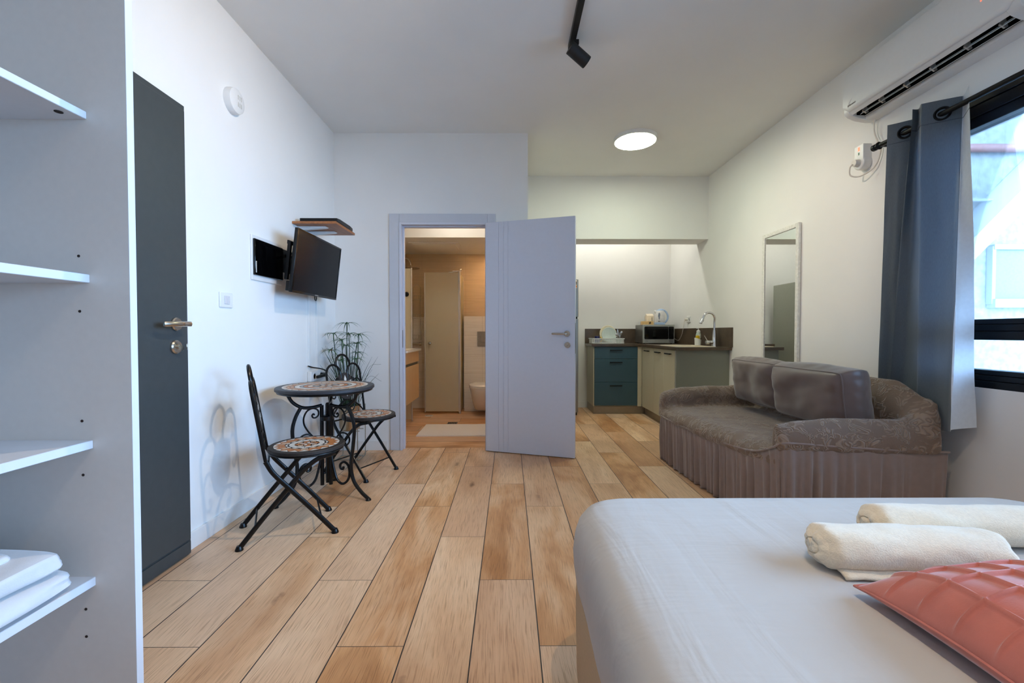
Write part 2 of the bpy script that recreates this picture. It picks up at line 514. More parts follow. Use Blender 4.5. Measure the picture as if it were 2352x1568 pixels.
def m_jacquard():
    a = NT('brown_jacquard_slipcover')
    p = a.obj()
    w = a.noise(p, 7.0, 2)
    off = a.node('ShaderNodeVectorMath', {0: p, 1: a.node('ShaderNodeTexNoise', {'Vector': p, 'Scale': 6.0}).outputs[1]}, operation='MULTIPLY_ADD')
    off.inputs[2].default_value = (0, 0, 0)
    dv = a.node('ShaderNodeVectorMath', {0: p}, operation='ADD')
    sc = a.node('ShaderNodeVectorMath', {0: a.node('ShaderNodeTexNoise', {'Vector': p, 'Scale': 9.0, 'Detail': 1.0}).outputs[1], 'Scale': 0.16}, operation='SCALE')
    a.set(dv.inputs[1], sc.outputs[0])
    v = a.node('ShaderNodeTexVoronoi', {'Vector': dv.outputs[0], 'Scale': 20.0})
    rings = a.math('SINE', a.math('MULTIPLY', v.outputs['Distance'], 26.0))
    patch = a.ramp(a.noise(dv.outputs[0], 19.0, 2), [(0.46, (0,0,0)), (0.54, (1,1,1))])
    hgt = a.math('MULTIPLY', a.math('ADD', rings, 1.0), patch)
    weave = a.noise(p, 420, 2)
    c = a.mix(a.math('MULTIPLY', a.math('MINIMUM', hgt, 1.0), 0.5), (*lin((122, 101, 86)), 1), (*lin((172, 150, 131)), 1))
    a.P(Base_Color=c, Roughness=0.7, Sheen_Weight=0.45, Sheen_Roughness=0.4)
    a.bump(a.math('ADD', a.math('MULTIPLY', hgt, 0.6), a.math('MULTIPLY', weave, 0.35)), 0.75, 0.005)
    return a.mat
M['jacquard'] = m_jacquard()

def m_sheet():
    a = NT('white_fitted_sheet')
    p = a.pos()
    big = a.noise(a.mapping(p, (1.2, 5, 5)), 2.6, 3, 0.5, 0.5)
    w2 = a.noise(a.mapping(p, (7, 1.6, 3), rot=(0, 0, 0.5)), 1.6, 3, 0.5, 0.8)
    fine = a.noise(p, 700, 2)
    a.P(Base_Color=(*lin((190, 183, 176)), 1), Roughness=0.82, Sheen_Weight=0.15)
    a.bump(a.math('ADD', a.math('ADD', a.math('MULTIPLY', big, 0.7), a.math('MULTIPLY', w2, 0.6)), a.math('MULTIPLY', fine, 0.02)), 0.35, 0.02)
    return a.mat
M['sheet'] = m_sheet()

def m_glass(name, tint, refl=0.06):
    a = NT(name)
    tr = a.node('ShaderNodeBsdfTransparent', {0: (*tint, 1)})
    gl = a.node('ShaderNodeBsdfGlossy', {0: (1, 1, 1, 1), 1: 0.02})
    fr = a.node('ShaderNodeFresnel', {0: 1.45})
    mx = a.node('ShaderNodeMixShader', {0: a.math('MULTIPLY', fr.outputs[0], 0.8), 1: tr.outputs[0], 2: gl.outputs[0]})
    a.t.links.new(mx.outputs[0], a.out.inputs[0])
    return a.mat
M['glass'] = m_glass('clear_window_glass', (0.95, 0.98, 0.98))

def m_frost():
    a = NT('frosted_shower_glass')
    d = a.node('ShaderNodeBsdfDiffuse', {0: (*lin((240, 232, 208)), 1)})
    t = a.node('ShaderNodeBsdfTranslucent', {0: (*lin((246, 240, 218)), 1)})
    g = a.node('ShaderNodeBsdfGlossy', {0: (1, 1, 1, 1), 1: 0.35})
    n = a.noise(a.obj(), 300, 2)
    m1 = a.node('ShaderNodeMixShader', {0: a.math('ADD', 0.5, a.math('MULTIPLY', n, 0.1)), 1: d.outputs[0], 2: t.outputs[0]})
    m2 = a.node('ShaderNodeMixShader', {0: 0.06, 1: m1.outputs[0], 2: g.outputs[0]})
    a.t.links.new(m2.outputs[0], a.out.inputs[0])
    return a.mat
M['frost'] = m_frost()

def m_mirror():
    a = NT('mirror_silver')
    n = a.noise(a.obj(), 3, 1)
    a.P(Base_Color=a.ramp(n, [(0, (0.86, 0.88, 0.87)), (1, (0.88, 0.9, 0.89))]), Roughness=0.01, Metallic=1.0)
    return a.mat
M['mirror'] = m_mirror()

def m_mirror_frame():
    a = NT('carved_white_frame')
    p = a.obj()
    v = a.node('ShaderNodeTexVoronoi', {'Vector': p, 'Scale': 55.0}, feature='SMOOTH_F1')
    a.P(Base_Color=a.ramp(v.outputs['Distance'], [(0.1, lin((238, 237, 232))), (0.6, lin((222, 221, 215)))]), Roughness=0.5)
    a.bump(v.outputs['Distance'], 0.8, 0.004)
    return a.mat
M['carved'] = m_mirror_frame()

# ---------------------------------------------------------------- the room
LW, RW, CE, YB, YK = -1.59, 2.31, 2.883, 3.986, 6.24
Y0 = -1.3
f = MB(); f.box(LW-0.1, RW+0.1, Y0-0.1, 4.06, -0.1, 0); f.box(0.17, RW+0.1, 4.06, YK+0.1, -0.1, 0)
struct(f.build('floor', M['floor'], smooth=0))
f = MB(); f.box(LW-0.1, 0.17, 4.06, 6.3, -0.1, 0)
struct(f.build('floor', M['bathfloor'], smooth=0))
f = MB(); f.box(LW-0.1, RW+0.2, Y0-0.1, YK+0.1, CE, CE+0.1)
struct(f.build('ceiling', M['ceiling'], smooth=0))
f = MB(); f.box(LW-0.12, LW, Y0-0.1, YB+0.06, 0, CE)
struct(f.build('wall_left', M['wall'], smooth=0))
f = MB(); f.box(LW-0.1, RW+0.2, Y0-0.12, Y0, 0, CE)
struct(f.build('wall_front', M['wall'], smooth=0))
WY0, WY1, WZ0, WZ1 = -0.9, 2.40, 0.81, 2.26
f = MB()
f.box(RW, RW+0.2, Y0-0.1, WY0, 0, CE); f.box(RW, RW+0.2, WY1, YK+0.1, 0, CE)
f.box(RW, RW+0.2, WY0, WY1, 0, WZ0); f.box(RW, RW+0.2, WY0, WY1, WZ1, CE)
struct(f.build('wall_right', M['wall'], smooth=0))
# wall with the bathroom doorway, returning beside the kitchen
DX0, DX1, DZ = -1.0, -0.2, 2.075
f = MB()
f.box(LW-0.1, DX0, YB, YB+0.12, 0, CE); f.box(DX1, 0.168, YB, YB+0.12, 0, CE); f.box(DX0, DX1, YB, YB+0.12, DZ, CE)
f.box(0.05, 0.168, YB+0.12, YK, 0, CE)
struct(f.build('wall_middle', M['wall'], smooth=0))
f = MB(); f.box(0.05, RW+0.1, YK, YK+0.12, 0, CE)
struct(f.build('wall_back', M['wall'], smooth=0))
f = MB(); f.box(0.168, RW, 5.065, 5.376, 2.162, CE)
struct(f.build('beam', M['wall'], smooth=0))
# bathroom shell
f = MB(); f.box(LW-0.1, 0.05, 6.2, 6.3, 0, CE)
struct(f.build('wall_bathroom_back', M['tile'], smooth=0))
f = MB(); f.box(LW-0.12, LW, YB+0.06, 6.2, 0, CE)
struct(f.build('wall_bathroom_left', M['tile'], smooth=0))
f = MB(); f.box(0.035, 0.05, YB+0.12, 6.2, 0, CE)
struct(f.build('wall_bathroom_right', M['tile'], smooth=0))
f = MB(); f.box(-0.62, 0.035, 5.95, 6.2, 0, 1.30)
struct(f.build('wall_cistern', M['tile'], smooth=0))
f = MB(); f.box(LW, 0.035, 5.1, 6.2, 2.185, 2.62)
struct(f.build('ceiling_bathroom_dropped', M['ceiling'], smooth=0))
f = MB(); f.box(LW, 0.035, YB+0.12, 5.1, 2.62, 2.70)
struct(f.build('ceiling_bathroom', M['ceiling'], smooth=0))
# skirting tiles
f = MB(); f.box(LW, LW+0.012, 2.12, YB, 0, 0.085)
struct(f.build('baseboard_left', M['skirting'], smooth=0, bevel=0.002))
f = MB(); f.box(LW+0.012, -1.115, YB-0.012, YB, 0, 0.085)
struct(f.build('baseboard_middle', M['skirting'], smooth=0, bevel=0.002))
f = MB(); f.box(0.18, 1.10, YK-0.012, YK, 0, 0.085)
struct(f.build('baseboard_back', M['skirting'], smooth=0, bevel=0.002))
f = MB(); f.box(RW-0.012, RW, 3.9, 4.47, 0, 0.085); f.box(RW-0.012, RW, Y0, 2.1, 0, 0.085)
struct(f.build('baseboard_right', M['skirting'], smooth=0, bevel=0.002))

# window in the right wall
w = thing('window_1', 'wide black framed window with clear panes beside the grey curtain', 'window', (RW, 1.2, WZ0), kind='structure')
f = MB()
xa, xb = RW+0.0, RW+0.09
for k, (z0, z1, d) in enumerate(((2.10, 2.15, 0.018), (2.15, 2.205, 0.008), (2.205, 2.262, 0.0))):
    f.box(xa+d, xb, WY0, WY1, z0, z1)
for z0, z1, d in ((0.808, 0.845, 0.0), (0.845, 0.872, 0.008), (0.872, 0.896, 0.018)):
    f.box(xa+d, xb, WY0, WY1, z0, z1)
f.box(xa, xb, WY1-0.07, WY1, 0.896, 2.10); f.box(xa, xb, WY0, WY0+0.07, 0.896, 2.10)
f.build('frame', M['frame_black'], w, bevel=0.003)
f = MB()
for z0, z1, d in ((1.043, 1.085, 0.006), (1.085, 1.118, 0.014), (1.118, 1.145, 0.02)):
    f.box(xa+d, xb-0.01, WY0+0.07, WY1-0.07, z0, z1)
f.build('transom', M['frame_black'], w, bevel=0.003)
f = MB(); f.box(xa+0.055, xa+0.06, WY0+0.07, WY1-0.07, 1.145, 2.10)
f.build('upper_pane', M['glass'], w, smooth=0)
f = MB(); f.box(xa+0.055, xa+0.06, WY0+0.07, WY1-0.07, 0.896, 1.043)
f.build('lower_pane', M['glass'], w, smooth=0)

# the place outside the window
f = MB(); f.box(2.75, 11, 5.0, 5.3, -0.3, 7)
struct(f.build('wall_outside', M['stuccoed'], smooth=0))
f = MB(); f.box(2.52, 14, -8, 5.0, -0.4, -0.3)
struct(f.build('ground_outside', M['paving'], smooth=0))
f = MB(); f.cyl((5.0, 4.93, 3.16), (10, 4.93, 3.16), 0.045, n=16)
tag(f.build('drain_pipe', M['outpipe'], loc=(5.0, 4.93, 3.16)), 'horizontal pink pipe running along the stucco wall outside', 'pipe')
nb = thing('neighbour_window', 'white framed grey window set in the stucco wall outside', 'window', (6.3, 5.0, 1.2), kind='structure')
f = MB(); f.box(5.52, 7.2, 4.955, 5.0, 1.46, 2.02); f.build('pane', M['outpane'], nb, smooth=0)
f = MB(); f.box(5.50, 7.25, 4.92, 5.0, 2.02, 2.08); f.box(5.50, 7.25, 4.90, 5.0, 1.36, 1.46); f.box(5.49, 5.53, 4.93, 5.0, 1.40, 2.06)
f.build('frame', M['outwhite'], nb, bevel=0.005)
f = MB(); f.prism([(4.7, 1.86), (7.5, 4.70), (7.5, 4.46), (4.7, 1.62)], lambda a, b, h: (a, h, b), 4.60, 4.99)
struct(tag(f.build('exterior_stair_slab', M['outwhite'], loc=(4.7, 4.8, 1.62), smooth=0), 'white sloping concrete stair slab against the wall outside', 'stairs'))
for k, (za, zb) in enumerate(((2.62, 2.78), (2.60, 2.74))):
    f = MB(); f.tube(cr([(5.0, 4.93-0.07*k, za-0.05*k), (5.5, 4.93-0.07*k, za-0.03), (6.2, 4.93-0.07*k, zb), (7.5, 4.93-0.07*k, zb+0.2)], 6), 0.012, 8)
    tag(f.build('outdoor_cable', M['outwhite'], loc=(5.0, 4.9, za)), ('upper' if k == 0 else 'lower') + ' of two sagging cables strung across the stucco wall outside', 'cable', 'cables outside')

# ---------------------------------------------------------------- doors
# bathroom door: casing, and the leaf standing open towards the kitchen
d = thing('door_1', 'white bathroom door standing open with brass-toned lever handle', 'door', (-0.205, 3.93, 0), kind='structure')
f = MB()
f.box(-1.09, DX0-0.0, YB-0.014, YB, 0, 2.155); f.box(-0.2, -0.125, YB-0.014, YB, 0, 2.155); f.box(DX0, DX1, YB-0.014, YB, DZ, 2.155)
f.build('casing', M['casing'], d, bevel=0.003)
f = MB()
f.box(DX0, DX0+0.02, YB-0.02, YB+0.13, 0, DZ); f.box(DX1-0.02, DX1, YB-0.02, YB+0.13, 0, DZ); f.box(DX0+0.02, DX1-0.02, YB-0.02, YB+0.13, DZ-0.02, DZ)
f.box(DX0+0.02, DX0+0.034, YB+0.035, YB+0.05, 0, DZ-0.032)
f.box(DX0+0.02, DX1-0.02, YB+0.035, YB+0.05, DZ-0.032, DZ-0.02)
f.build('jamb', M['doorpaint'], d, bevel=0.002)
P0, P1 = V((-0.212, 3.93, 0)), V((0.556, 3.683, 0))
du = (P1-P0).normalized(); dn = V((du.y, -du.x, 0))       # dn faces the camera
W = (P1-P0).length
def leaf(a0, a1, n0, n1, z0, z1, mb):
    c = P0 + du*((a0+a1)/2) + dn*((n0+n1)/2) + V((0, 0, (z0+z1)/2))
    mb.obox(c, du*((a1-a0)/2), dn*((n1-n0)/2), V((0, 0, (z1-z0)/2)))
f = MB()
leaf(0, W, -0.038, -0.002, 0.008, 2.062, f)
cuts = [0.0] + [W*t for t in (0.152, 0.208, 0.262)] + [W]
for a, b in zip(cuts[:-1], cuts[1:]):
    leaf(a+(0.0014 if a > 0 else 0), b-(0.0014 if b < W else 0), -0.002, 0.0, 0.008, 2.062, f)
f.build('leaf', M['doorpaint'], d, bevel=0.0005, seg=1)
def on_leaf(t, z, n): return P0 + du*(W*t) + dn*n + V((0, 0, z))
f = MB()
f.lathe([(0.0255, 0), (0.0255, 0.006), (0.023, 0.009), (0, 0.009)], on_leaf(0.915, 1.068, 0), dn)
f.tube([on_leaf(0.915, 1.068, 0.005), on_leaf(0.915, 1.068, 0.045)], 0.009, 12)
f.tube(cr([on_leaf(0.915, 1.068, 0.045), on_leaf(0.90, 1.068, 0.052), on_leaf(0.86, 1.068, 0.054), on_leaf(0.765, 1.069, 0.050)]), 0.0085, 10)
f.build('handle', M['nickel'], d)
f = MB()
f.lathe([(0.0255, 0), (0.0255, 0.006), (0.023, 0.009), (0, 0.009)], on_leaf(0.92, 0.972, 0), dn)
f.obox(on_leaf(0.92, 0.972, 0.016), du*0.014+V((0,0,0.010)), dn*0.008, V((0, 0, 0.004))-du*0.003)
f.build('thumb_turn', M['nickel'], d)
f = MB(); leaf(W-0.0002, W+0.0012, -0.03, -0.008, 0.90, 1.16, f)
f.build('lock_plate', M['steel'], d)
f = MB(); f.box(DX0+0.0195, DX0+0.0212, YB+0.005, YB+0.027, 0.94, 1.10)
f.build('strike_plate', M['steel'], d)

# entrance door on the left wall
d = thing('door_2', 'charcoal entrance door with steel lever handle beside the shelving', 'door', (LW, 1.66, 0), kind='structure')
f = MB()
f.box(LW, -1.553, 1.20, 2.112, 0.075, 2.135); f.box(LW, -1.556, 1.19, 2.115, 0.004, 2.160)
f.build('leaf', M['darkdoor'], d, bevel=0.0015)
f = MB(); f.box(-1.5535, -1.550, 1.205, 2.108, 0.010, 0.068)
f.build('kick_plate', M['darkdoor'], d, bevel=0.001)
hx = -1.553
f = MB()
f.lathe([(0.031, 0), (0.031, 0.008), (0.027, 0.013), (0.02, 0.013), (0, 0.013)], (hx, 2.035, 1.118), (1, 0, 0))
f.tube([(hx, 2.035, 1.118), (hx+0.05, 2.035, 1.118)], 0.010, 12)
f.tube(cr([(hx+0.052, 2.062, 1.119), (hx+0.056, 2.035, 1.119), (hx+0.066, 1.99, 1.118), (hx+0.062, 1.94, 1.117), (hx+0.05, 1.905, 1.116)], 6), [0.012]*24+[0.011], 12, flat=0.55)
f.build('handle', M['nickel'], d)
f = MB()
f.lathe([(0.032, 0), (0.032, 0.009), (0.027, 0.014), (0, 0.014)], (hx, 2.03, 1.012), (1, 0, 0))
f.lathe([(0.009, 0.014), (0.009, 0.022), (0, 0.022)], (hx, 2.03, 1.014), (1, 0, 0))
f.obox((hx+0.03, 2.03, 1.006), (0.010, 0, 0), (0, 0.0015, 0), (0, 0, 0.010))
f.build('lock_cylinder', M['nickel'], d)
f = MB(); f.lathe([(0.014, -0.002), (0.017, 0), (0.014, 0.002)], (hx+0.044, 2.045, 1.014), (0.75, 0.65, 0), n=20)
f.build('key', M['nickel'], d)

# ---------------------------------------------------------------- wardrobe with open shelves, on the left
wd = thing('wardrobe', 'tall open white shelving unit at the left with bare shelves', 'wardrobe', (-1.2, 0.4, 0))
PX0, PX1, PY = -1.572, -0.849, 0.98
f = MB(); f.box(PX0, PX1, PY, PY+0.018, 0, 2.30)
f.build('side_panel', M['laminate'], wd, smooth=0)
f = MB(); f.box(PX1, PX1+0.0012, PY, PY+0.018, 0, 2.30)
f.build('edge_band', M['edge'], wd, smooth=0)
f = MB(); f.box(PX0, PX1, -0.12, -0.102, 0, 2.30)
f.build('side_panel', M['laminate'], wd, smooth=0)
f = MB(); f.box(PX0, PX1, -0.102, PY, 2.28, 2.30); f.build('top_panel', M['laminate'], wd, smooth=0)
f = MB(); f.box(PX0, PX0+0.006, -0.102, PY, 0.06, 2.28); f.build('back_panel', M['laminate'], wd, smooth=0)
SX = -0.936
for k, (z0, z1) in enumerate(((1.551, 1.568), (1.190, 1.209), (0.819, 0.838), (0.508, 0.528), (0.06, 0.078))):
    f = MB(); f.box(PX0+0.006, SX, -0.102, PY, z0, z1)
    sh = f.build('shelf', M['edge'], wd, bevel=0.0012, seg=1)
    if k == 0:
        f = MB(); f.lathe([(0.0075, -0.0012), (0.0075, 0.001), (0.006, 0.0012), (0, 0.0012)], (-0.962, 0.945, 1.5505), (0, 0, -1), n=16)
        f.build('cam_lock', M['hole'], sh)
for z in (1.25, 1.127, 0.881, 0.759, 0.453, 0.39):
    f = MB(); f.lathe([(0.0032, 0), (0.0030, 0.0008), (0, 0.0004)], (-0.960, PY, z), (0, -1, 0), n=12)
    f.build('peg_hole', M['hole'], wd)

# folded sheet lying on the lowest open shelf
f = MB()
def slab(x0, x1, y0, y1, z0, z1, seed, mb):
    """a folded layer: rounded front edge, lumpy top"""
    def ring(k, n=20):
        out = []
        v = k/26
        y = y0 + (y1-y0)*v
        e = min(1.0, min(v, 1-v)*9) ** 0.5
        for i in range(n):
            a = 2*PI*i/n
            cx, cz = math.cos(a), math.sin(a)
            px = math.copysign(abs(cx)**0.35, cx); pz = math.copysign(abs(cz)**0.6, cz)
            nn = noise.noise(V((px*2+seed, y*9, pz+seed)))*0.016
            x = (x0+x1)/2 + (x1-x0)/2*px*(0.96+0.04*e) + noise.noise(V((seed, y*7, cz*2)))*0.018
            z = (z0+z1)/2 + (z1-z0)/2*pz*(0.75+0.25*e) + (nn if pz > 0 else 0)
            out.append((x, y, z))
        return out
    mb.loft([ring(k) for k in range(27)])
slab(-1.33, -0.928, 0.42, 0.942, 0.5285, 0.575, 1.0, f)
slab(-1.34, -0.936, 0.43, 0.930, 0.572, 0.622, 4.3, f)
slab(-1.30, -1.00, 0.44, 0.885, 0.614, 0.638, 8.1, f)
tag(f.build('folded_sheet', M['linenwhite'], loc=(-1.14, 0.67, 0.5285), smooth=70, sub=1), 'white folded cotton sheet lying on the low shelf of the shelving unit', 'sheet')

# ---------------------------------------------------------------- left wall
# round alarm sounder
a = thing('alarm_sounder', 'round white alarm sounder high on the left wall', 'alarm', (LW, 2.525, 2.40))
f = MB(); f.lathe([(0.072, 0), (0.072, 0.02), (0.068, 0.036), (0.05, 0.044), (0.02, 0.046), (0, 0.046)], (LW, 2.525, 2.40), (1, 0, 0), n=40)
body = f.build('housing', M['white'], a)
f = MB()
for k in range(3):
    for j in range(2):
        f.box(LW+0.0455, LW+0.0468, 2.515+k*0.014, 2.521+k*0.014, 2.365+j*0.04, 2.39+j*0.04)
f.build('sound_slot', simple('pale_slot', (196, 194, 186), 0.6), a)
# light switch
a = thing('light_switch', 'white double light switch on the left wall below the fuse box', 'switch', (LW, 2.45, 1.26))
f = MB(); f.box(LW, LW+0.009, 2.395, 2.505, 1.218, 1.302); f.build('cover_plate', M['white'], a, bevel=0.004)
for k in (0, 1):
    f = MB(); f.box(LW+0.008, LW+0.013, 2.427+k*0.024, 2.4495+k*0.024, 1.238, 1.284); f.build('rocker', M['edge'], a, bevel=0.0015)
# fuse box
a = thing('fuse_box', 'white framed fuse box with glossy black cover on the left wall', 'fuse box', (LW, 2.86, 1.53))
f = MB(); f.box(LW, LW+0.012, 2.69, 3.035, 1.405, 1.685); f.build('frame', M['white'], a, bevel=0.004)
f = MB(); f.box(LW+0.012, LW+0.026, 2.698, 3.030, 1.436, 1.66); f.build('cover', M['gloss'], a, bevel=0.004)
f = MB(); f.box(LW+0.026, LW+0.030, 2.703, 2.710, 1.45, 1.52); f.build('latch', M['alu'], a, bevel=0.001)
# television on a swivel bracket, and the shelf above it
tv = thing('television', 'black flat television tilted down on a wall bracket', 'television', (LW, 3.23, 1.55))
tilt = math.radians(6.5)
ty, tz = V((0, 1, 0)), V((math.sin(tilt), 0, math.cos(tilt)))
tn = ty.cross(tz)            # faces the room
tc = V((-1.405, 3.232, 1.555))
def tvp(a, b, n): return tc + ty*a + tz*b + tn*n
def tvbox(mb, a0, a1, b0, b1, n0, n1):
    mb.obox(tvp((a0+a1)/2, (b0+b1)/2, (n0+n1)/2), ty*((a1-a0)/2), tz*((b1-b0)/2), tn*((n1-n0)/2))
f = MB(); tvbox(f, -0.366, 0.366, -0.212, 0.212, -0.02, 0.0)
tvbox(f, -0.24, 0.24, -0.19, 0.05, -0.055, -0.02)
tvbox(f, -0.350, -0.20, -0.205, -0.14, -0.05, -0.02)
cas = f.build('casing', M['black'], tv, bevel=0.004)
f = MB(); tvbox(f, -0.366, 0.366, 0.2, 0.212, 0, 0.004); tvbox(f, -0.366, 0.366, -0.212, -0.198, 0, 0.004)
tvbox(f, -0.366, -0.354, -0.198, 0.2, 0, 0.004); tvbox(f, 0.354, 0.366, -0.198, 0.2, 0, 0.004)
f.build('bezel', M['gloss'], tv, bevel=0.0015)
scr = simple('dark_screen', (14, 17, 22), 0.22, var=0.03, spec=0.10)
f = MB(); tvbox(f, -0.354, 0.354, -0.198, 0.2, 0, 0.0012); f.build('screen', scr, tv, smooth=0)
text('maker_name', 'SAMSUNG', 0.012, M['alu'], tv, tvp(0, -0.205, 0.0045), rotm(ty, tz))
f = MB(); f.box(LW, LW+0.012, 3.06, 3.26, 1.50, 1.66)
f.tube([(LW+0.01, 3.10, 1.62), (-1.46, 3.1, 1.60)], 0.014, 8); f.tube([(LW+0.01, 3.22, 1.58), (-1.46, 3.3, 1.57)], 0.014, 8)
for a_ in (-0.325, -0.255, 0.16): tvbox(f, a_, a_+0.022, -0.13, 0.125, -0.078, -0.056)
tvbox(f, -0.325, 0.182, 0.105, 0.13, -0.082, -0.070)
tvbox(f, -0.12, 0.12, -0.12, 0.12, -0.075, -0.055)
f.build('wall_bracket', M['black'], tv, bevel=0.002)
f = MB(); f.tube(cr([tvp(0.02, -0.205, -0.02), tvp(0.02, -0.235, -0.015), tvp(0.045, -0.237, -0.015), tvp(0.05, -0.2, -0.02)]), 0.0035, 8)
f.build('cable_loop', M['black'], tv)
sh = thing('wall_shelf', 'small brown wooden shelf above the television', 'shelf', (LW, 3.42, 1.88))
f = MB(); f.box(LW, -1.268, 3.21, 3.60, 1.875, 1.893); f.build('board', M['shelfwood'], sh, bevel=0.001, seg=1)
for yb in (3.305, 3.47):
    f = MB()
    f.prism([(LW, 1.875), (-1.38, 1.875), (-1.365, 1.868), (-1.38, 1.862), (LW+0.02, 1.845), (LW, 1.80)], lambda x, z, h: (x, h, z), yb-0.018, yb+0.018)
    f.build('bracket', M['white'], sh, bevel=0.002)
sb = thing('set_top_box', 'flat black set-top box lying on the wooden shelf', 'set-top box', (-1.40, 3.42, 1.893))
f = MB(); f.prism([(3.235, 1.896), (3.56, 1.896), (3.56, 1.922), (3.50, 1.929), (3.30, 1.929), (3.235, 1.922)], lambda y, z, h: (h, y, z), -1.545, -1.272)
f.build('case', M['black'], sb, bevel=0.003)
f = MB(); f.box(-1.2725, -1.2705, 3.24, 3.555, 1.899, 1.92); f.build('front_panel', M['gloss'], sb, bevel=0.0008)
for q in ((-1.53, 3.25), (-1.53, 3.54), (-1.29, 3.25), (-1.29, 3.54)):
    f = MB(); f.cyl((*q, 1.893), (*q, 1.897), 0.008, n=12); f.build('foot', M['black'], sb)
# cable trunking strips under the television
for y0, lab in ((3.455, 'left of two slim white cable trunking strips below the television'), (3.60, 'right of two slim white cable trunking strips below the television')):
    f = MB(); f.box(LW, LW+0.013, y0-0.017, y0+0.017, 0.77, 1.52)
    tag(f.build('cable_trunking', M['white'], loc=(LW, y0, 0.77), bevel=0.002), lab, 'cable trunking', 'cable trunking strips')
# wall socket with plug
a = thing('wall_socket', 'white surface wall socket behind the mosaic table', 'socket', (LW, 3.53, 0.73))
f = MB(); f.box(LW, LW+0.035, 3.42, 3.66, 0.69, 0.772); f.build('box', M['white'], a, bevel=0.006)
for k in (0, 1):
    f = MB(); f.lathe([(0.026, 0), (0.026, 0.003), (0.021, 0.003), (0.020, -0.002), (0, -0.002)], (LW+0.035, 3.475+k*0.12, 0.731), (1, 0, 0)); f.build('outlet', M['edge'], a)
a = thing('power_plug', 'black power plug and lead pushed into the wall socket', 'plug', (LW+0.04, 3.595, 0.731))
f = MB(); f.tube([(LW+0.0355, 3.595, 0.731), (LW+0.07, 3.595, 0.731), (LW+0.075, 3.56, 0.731), (LW+0.075, 3.44, 0.728)], [0.018, 0.018, 0.015, 0.012], 12)
f.build('plug_body', M['black'], a)
f = MB()
f.tube(cr([(LW+0.075, 3.60, 0.735), (LW+0.07, 3.62, 0.76), (LW+0.05, 3.55, 0.785), (LW+0.03, 3.47, 0.80), (LW+0.012, 3.42, 0.815)], 8), 0.005, 8)
f.build('lead', M['black'], a)

# ---------------------------------------------------------------- mosaic bistro set
def mosaic(mb, cx, cy, z, rings, rot=0.0):
    """flat stone chips in rings: (r0, r1, count, kind, materials, offset)"""
    for r0, r1, n, kind, ms, off in rings:
        for k in range(n):
            a0 = 2*PI*(k+off)/n + rot; a1 = 2*PI*(k+1+off)/n + rot
            g = 0.0014
            j = lambda: random.uniform(-0.0012, 0.0012)
            def p(r, a): return (cx+r*math.cos(a), cy+r*math.sin(a), z)
            d0, d1 = g/max(r0, 0.01), g/r1
            am = (a0+a1)/2
            if kind == 'quad':
                q = [p(r0+g+j(), a0+d0), p(r1-g+j(), a0+d1), p(r1-g+j(), am), p(r1-g+j(), a1-d1), p(r0+g+j(), a1-d0), p(r0+g+j(), am)]
                mb.add(q, [tuple(range(6))], ms[k % len(ms)])
            elif kind == 'tri':
                mb.add([p(r0+g, a0+d0*1.2), p(r0+g, a1-d0*1.2), p(r1-2*g, am)], [(0, 1, 2)], ms[0])
                mb.add([p(r1-g+j(), a0-(a1-a0)/2+d1*1.6), p(r1-g, a0), p(r1-g+j(), am-d1*1.6), p(r0+2*g, a0)], [(0, 1, 2, 3)], ms[1])
            elif kind == 'kite':
                rm = (r0+r1)/2
                mb.add([p(r0+g, am), p(rm, a0+d1*1.3), p(r1-g, am), p(rm, a1-d1*1.3)], [(0, 1, 2, 3)], ms[k % len(ms)])
    return mb
CHIPS = [M['grout'], M['t_white'], M['t_orange'], M['t_tan'], M['t_grey'], M['slate']]

def chair_back(y, z): return V((-0.10-0.077*(z-0.43)/0.475, y, z))
def spiral(c, r0, a0, turns, n=26, shrink=0.18):
    out = []
    for i in range(n+1):
        t = i/n
        a = a0+turns*2*PI*t; r = r0*(1-(1-shrink)*t)
        out.append((c[0]+r*math.cos(a), c[1]+r*math.sin(a)))
    return out

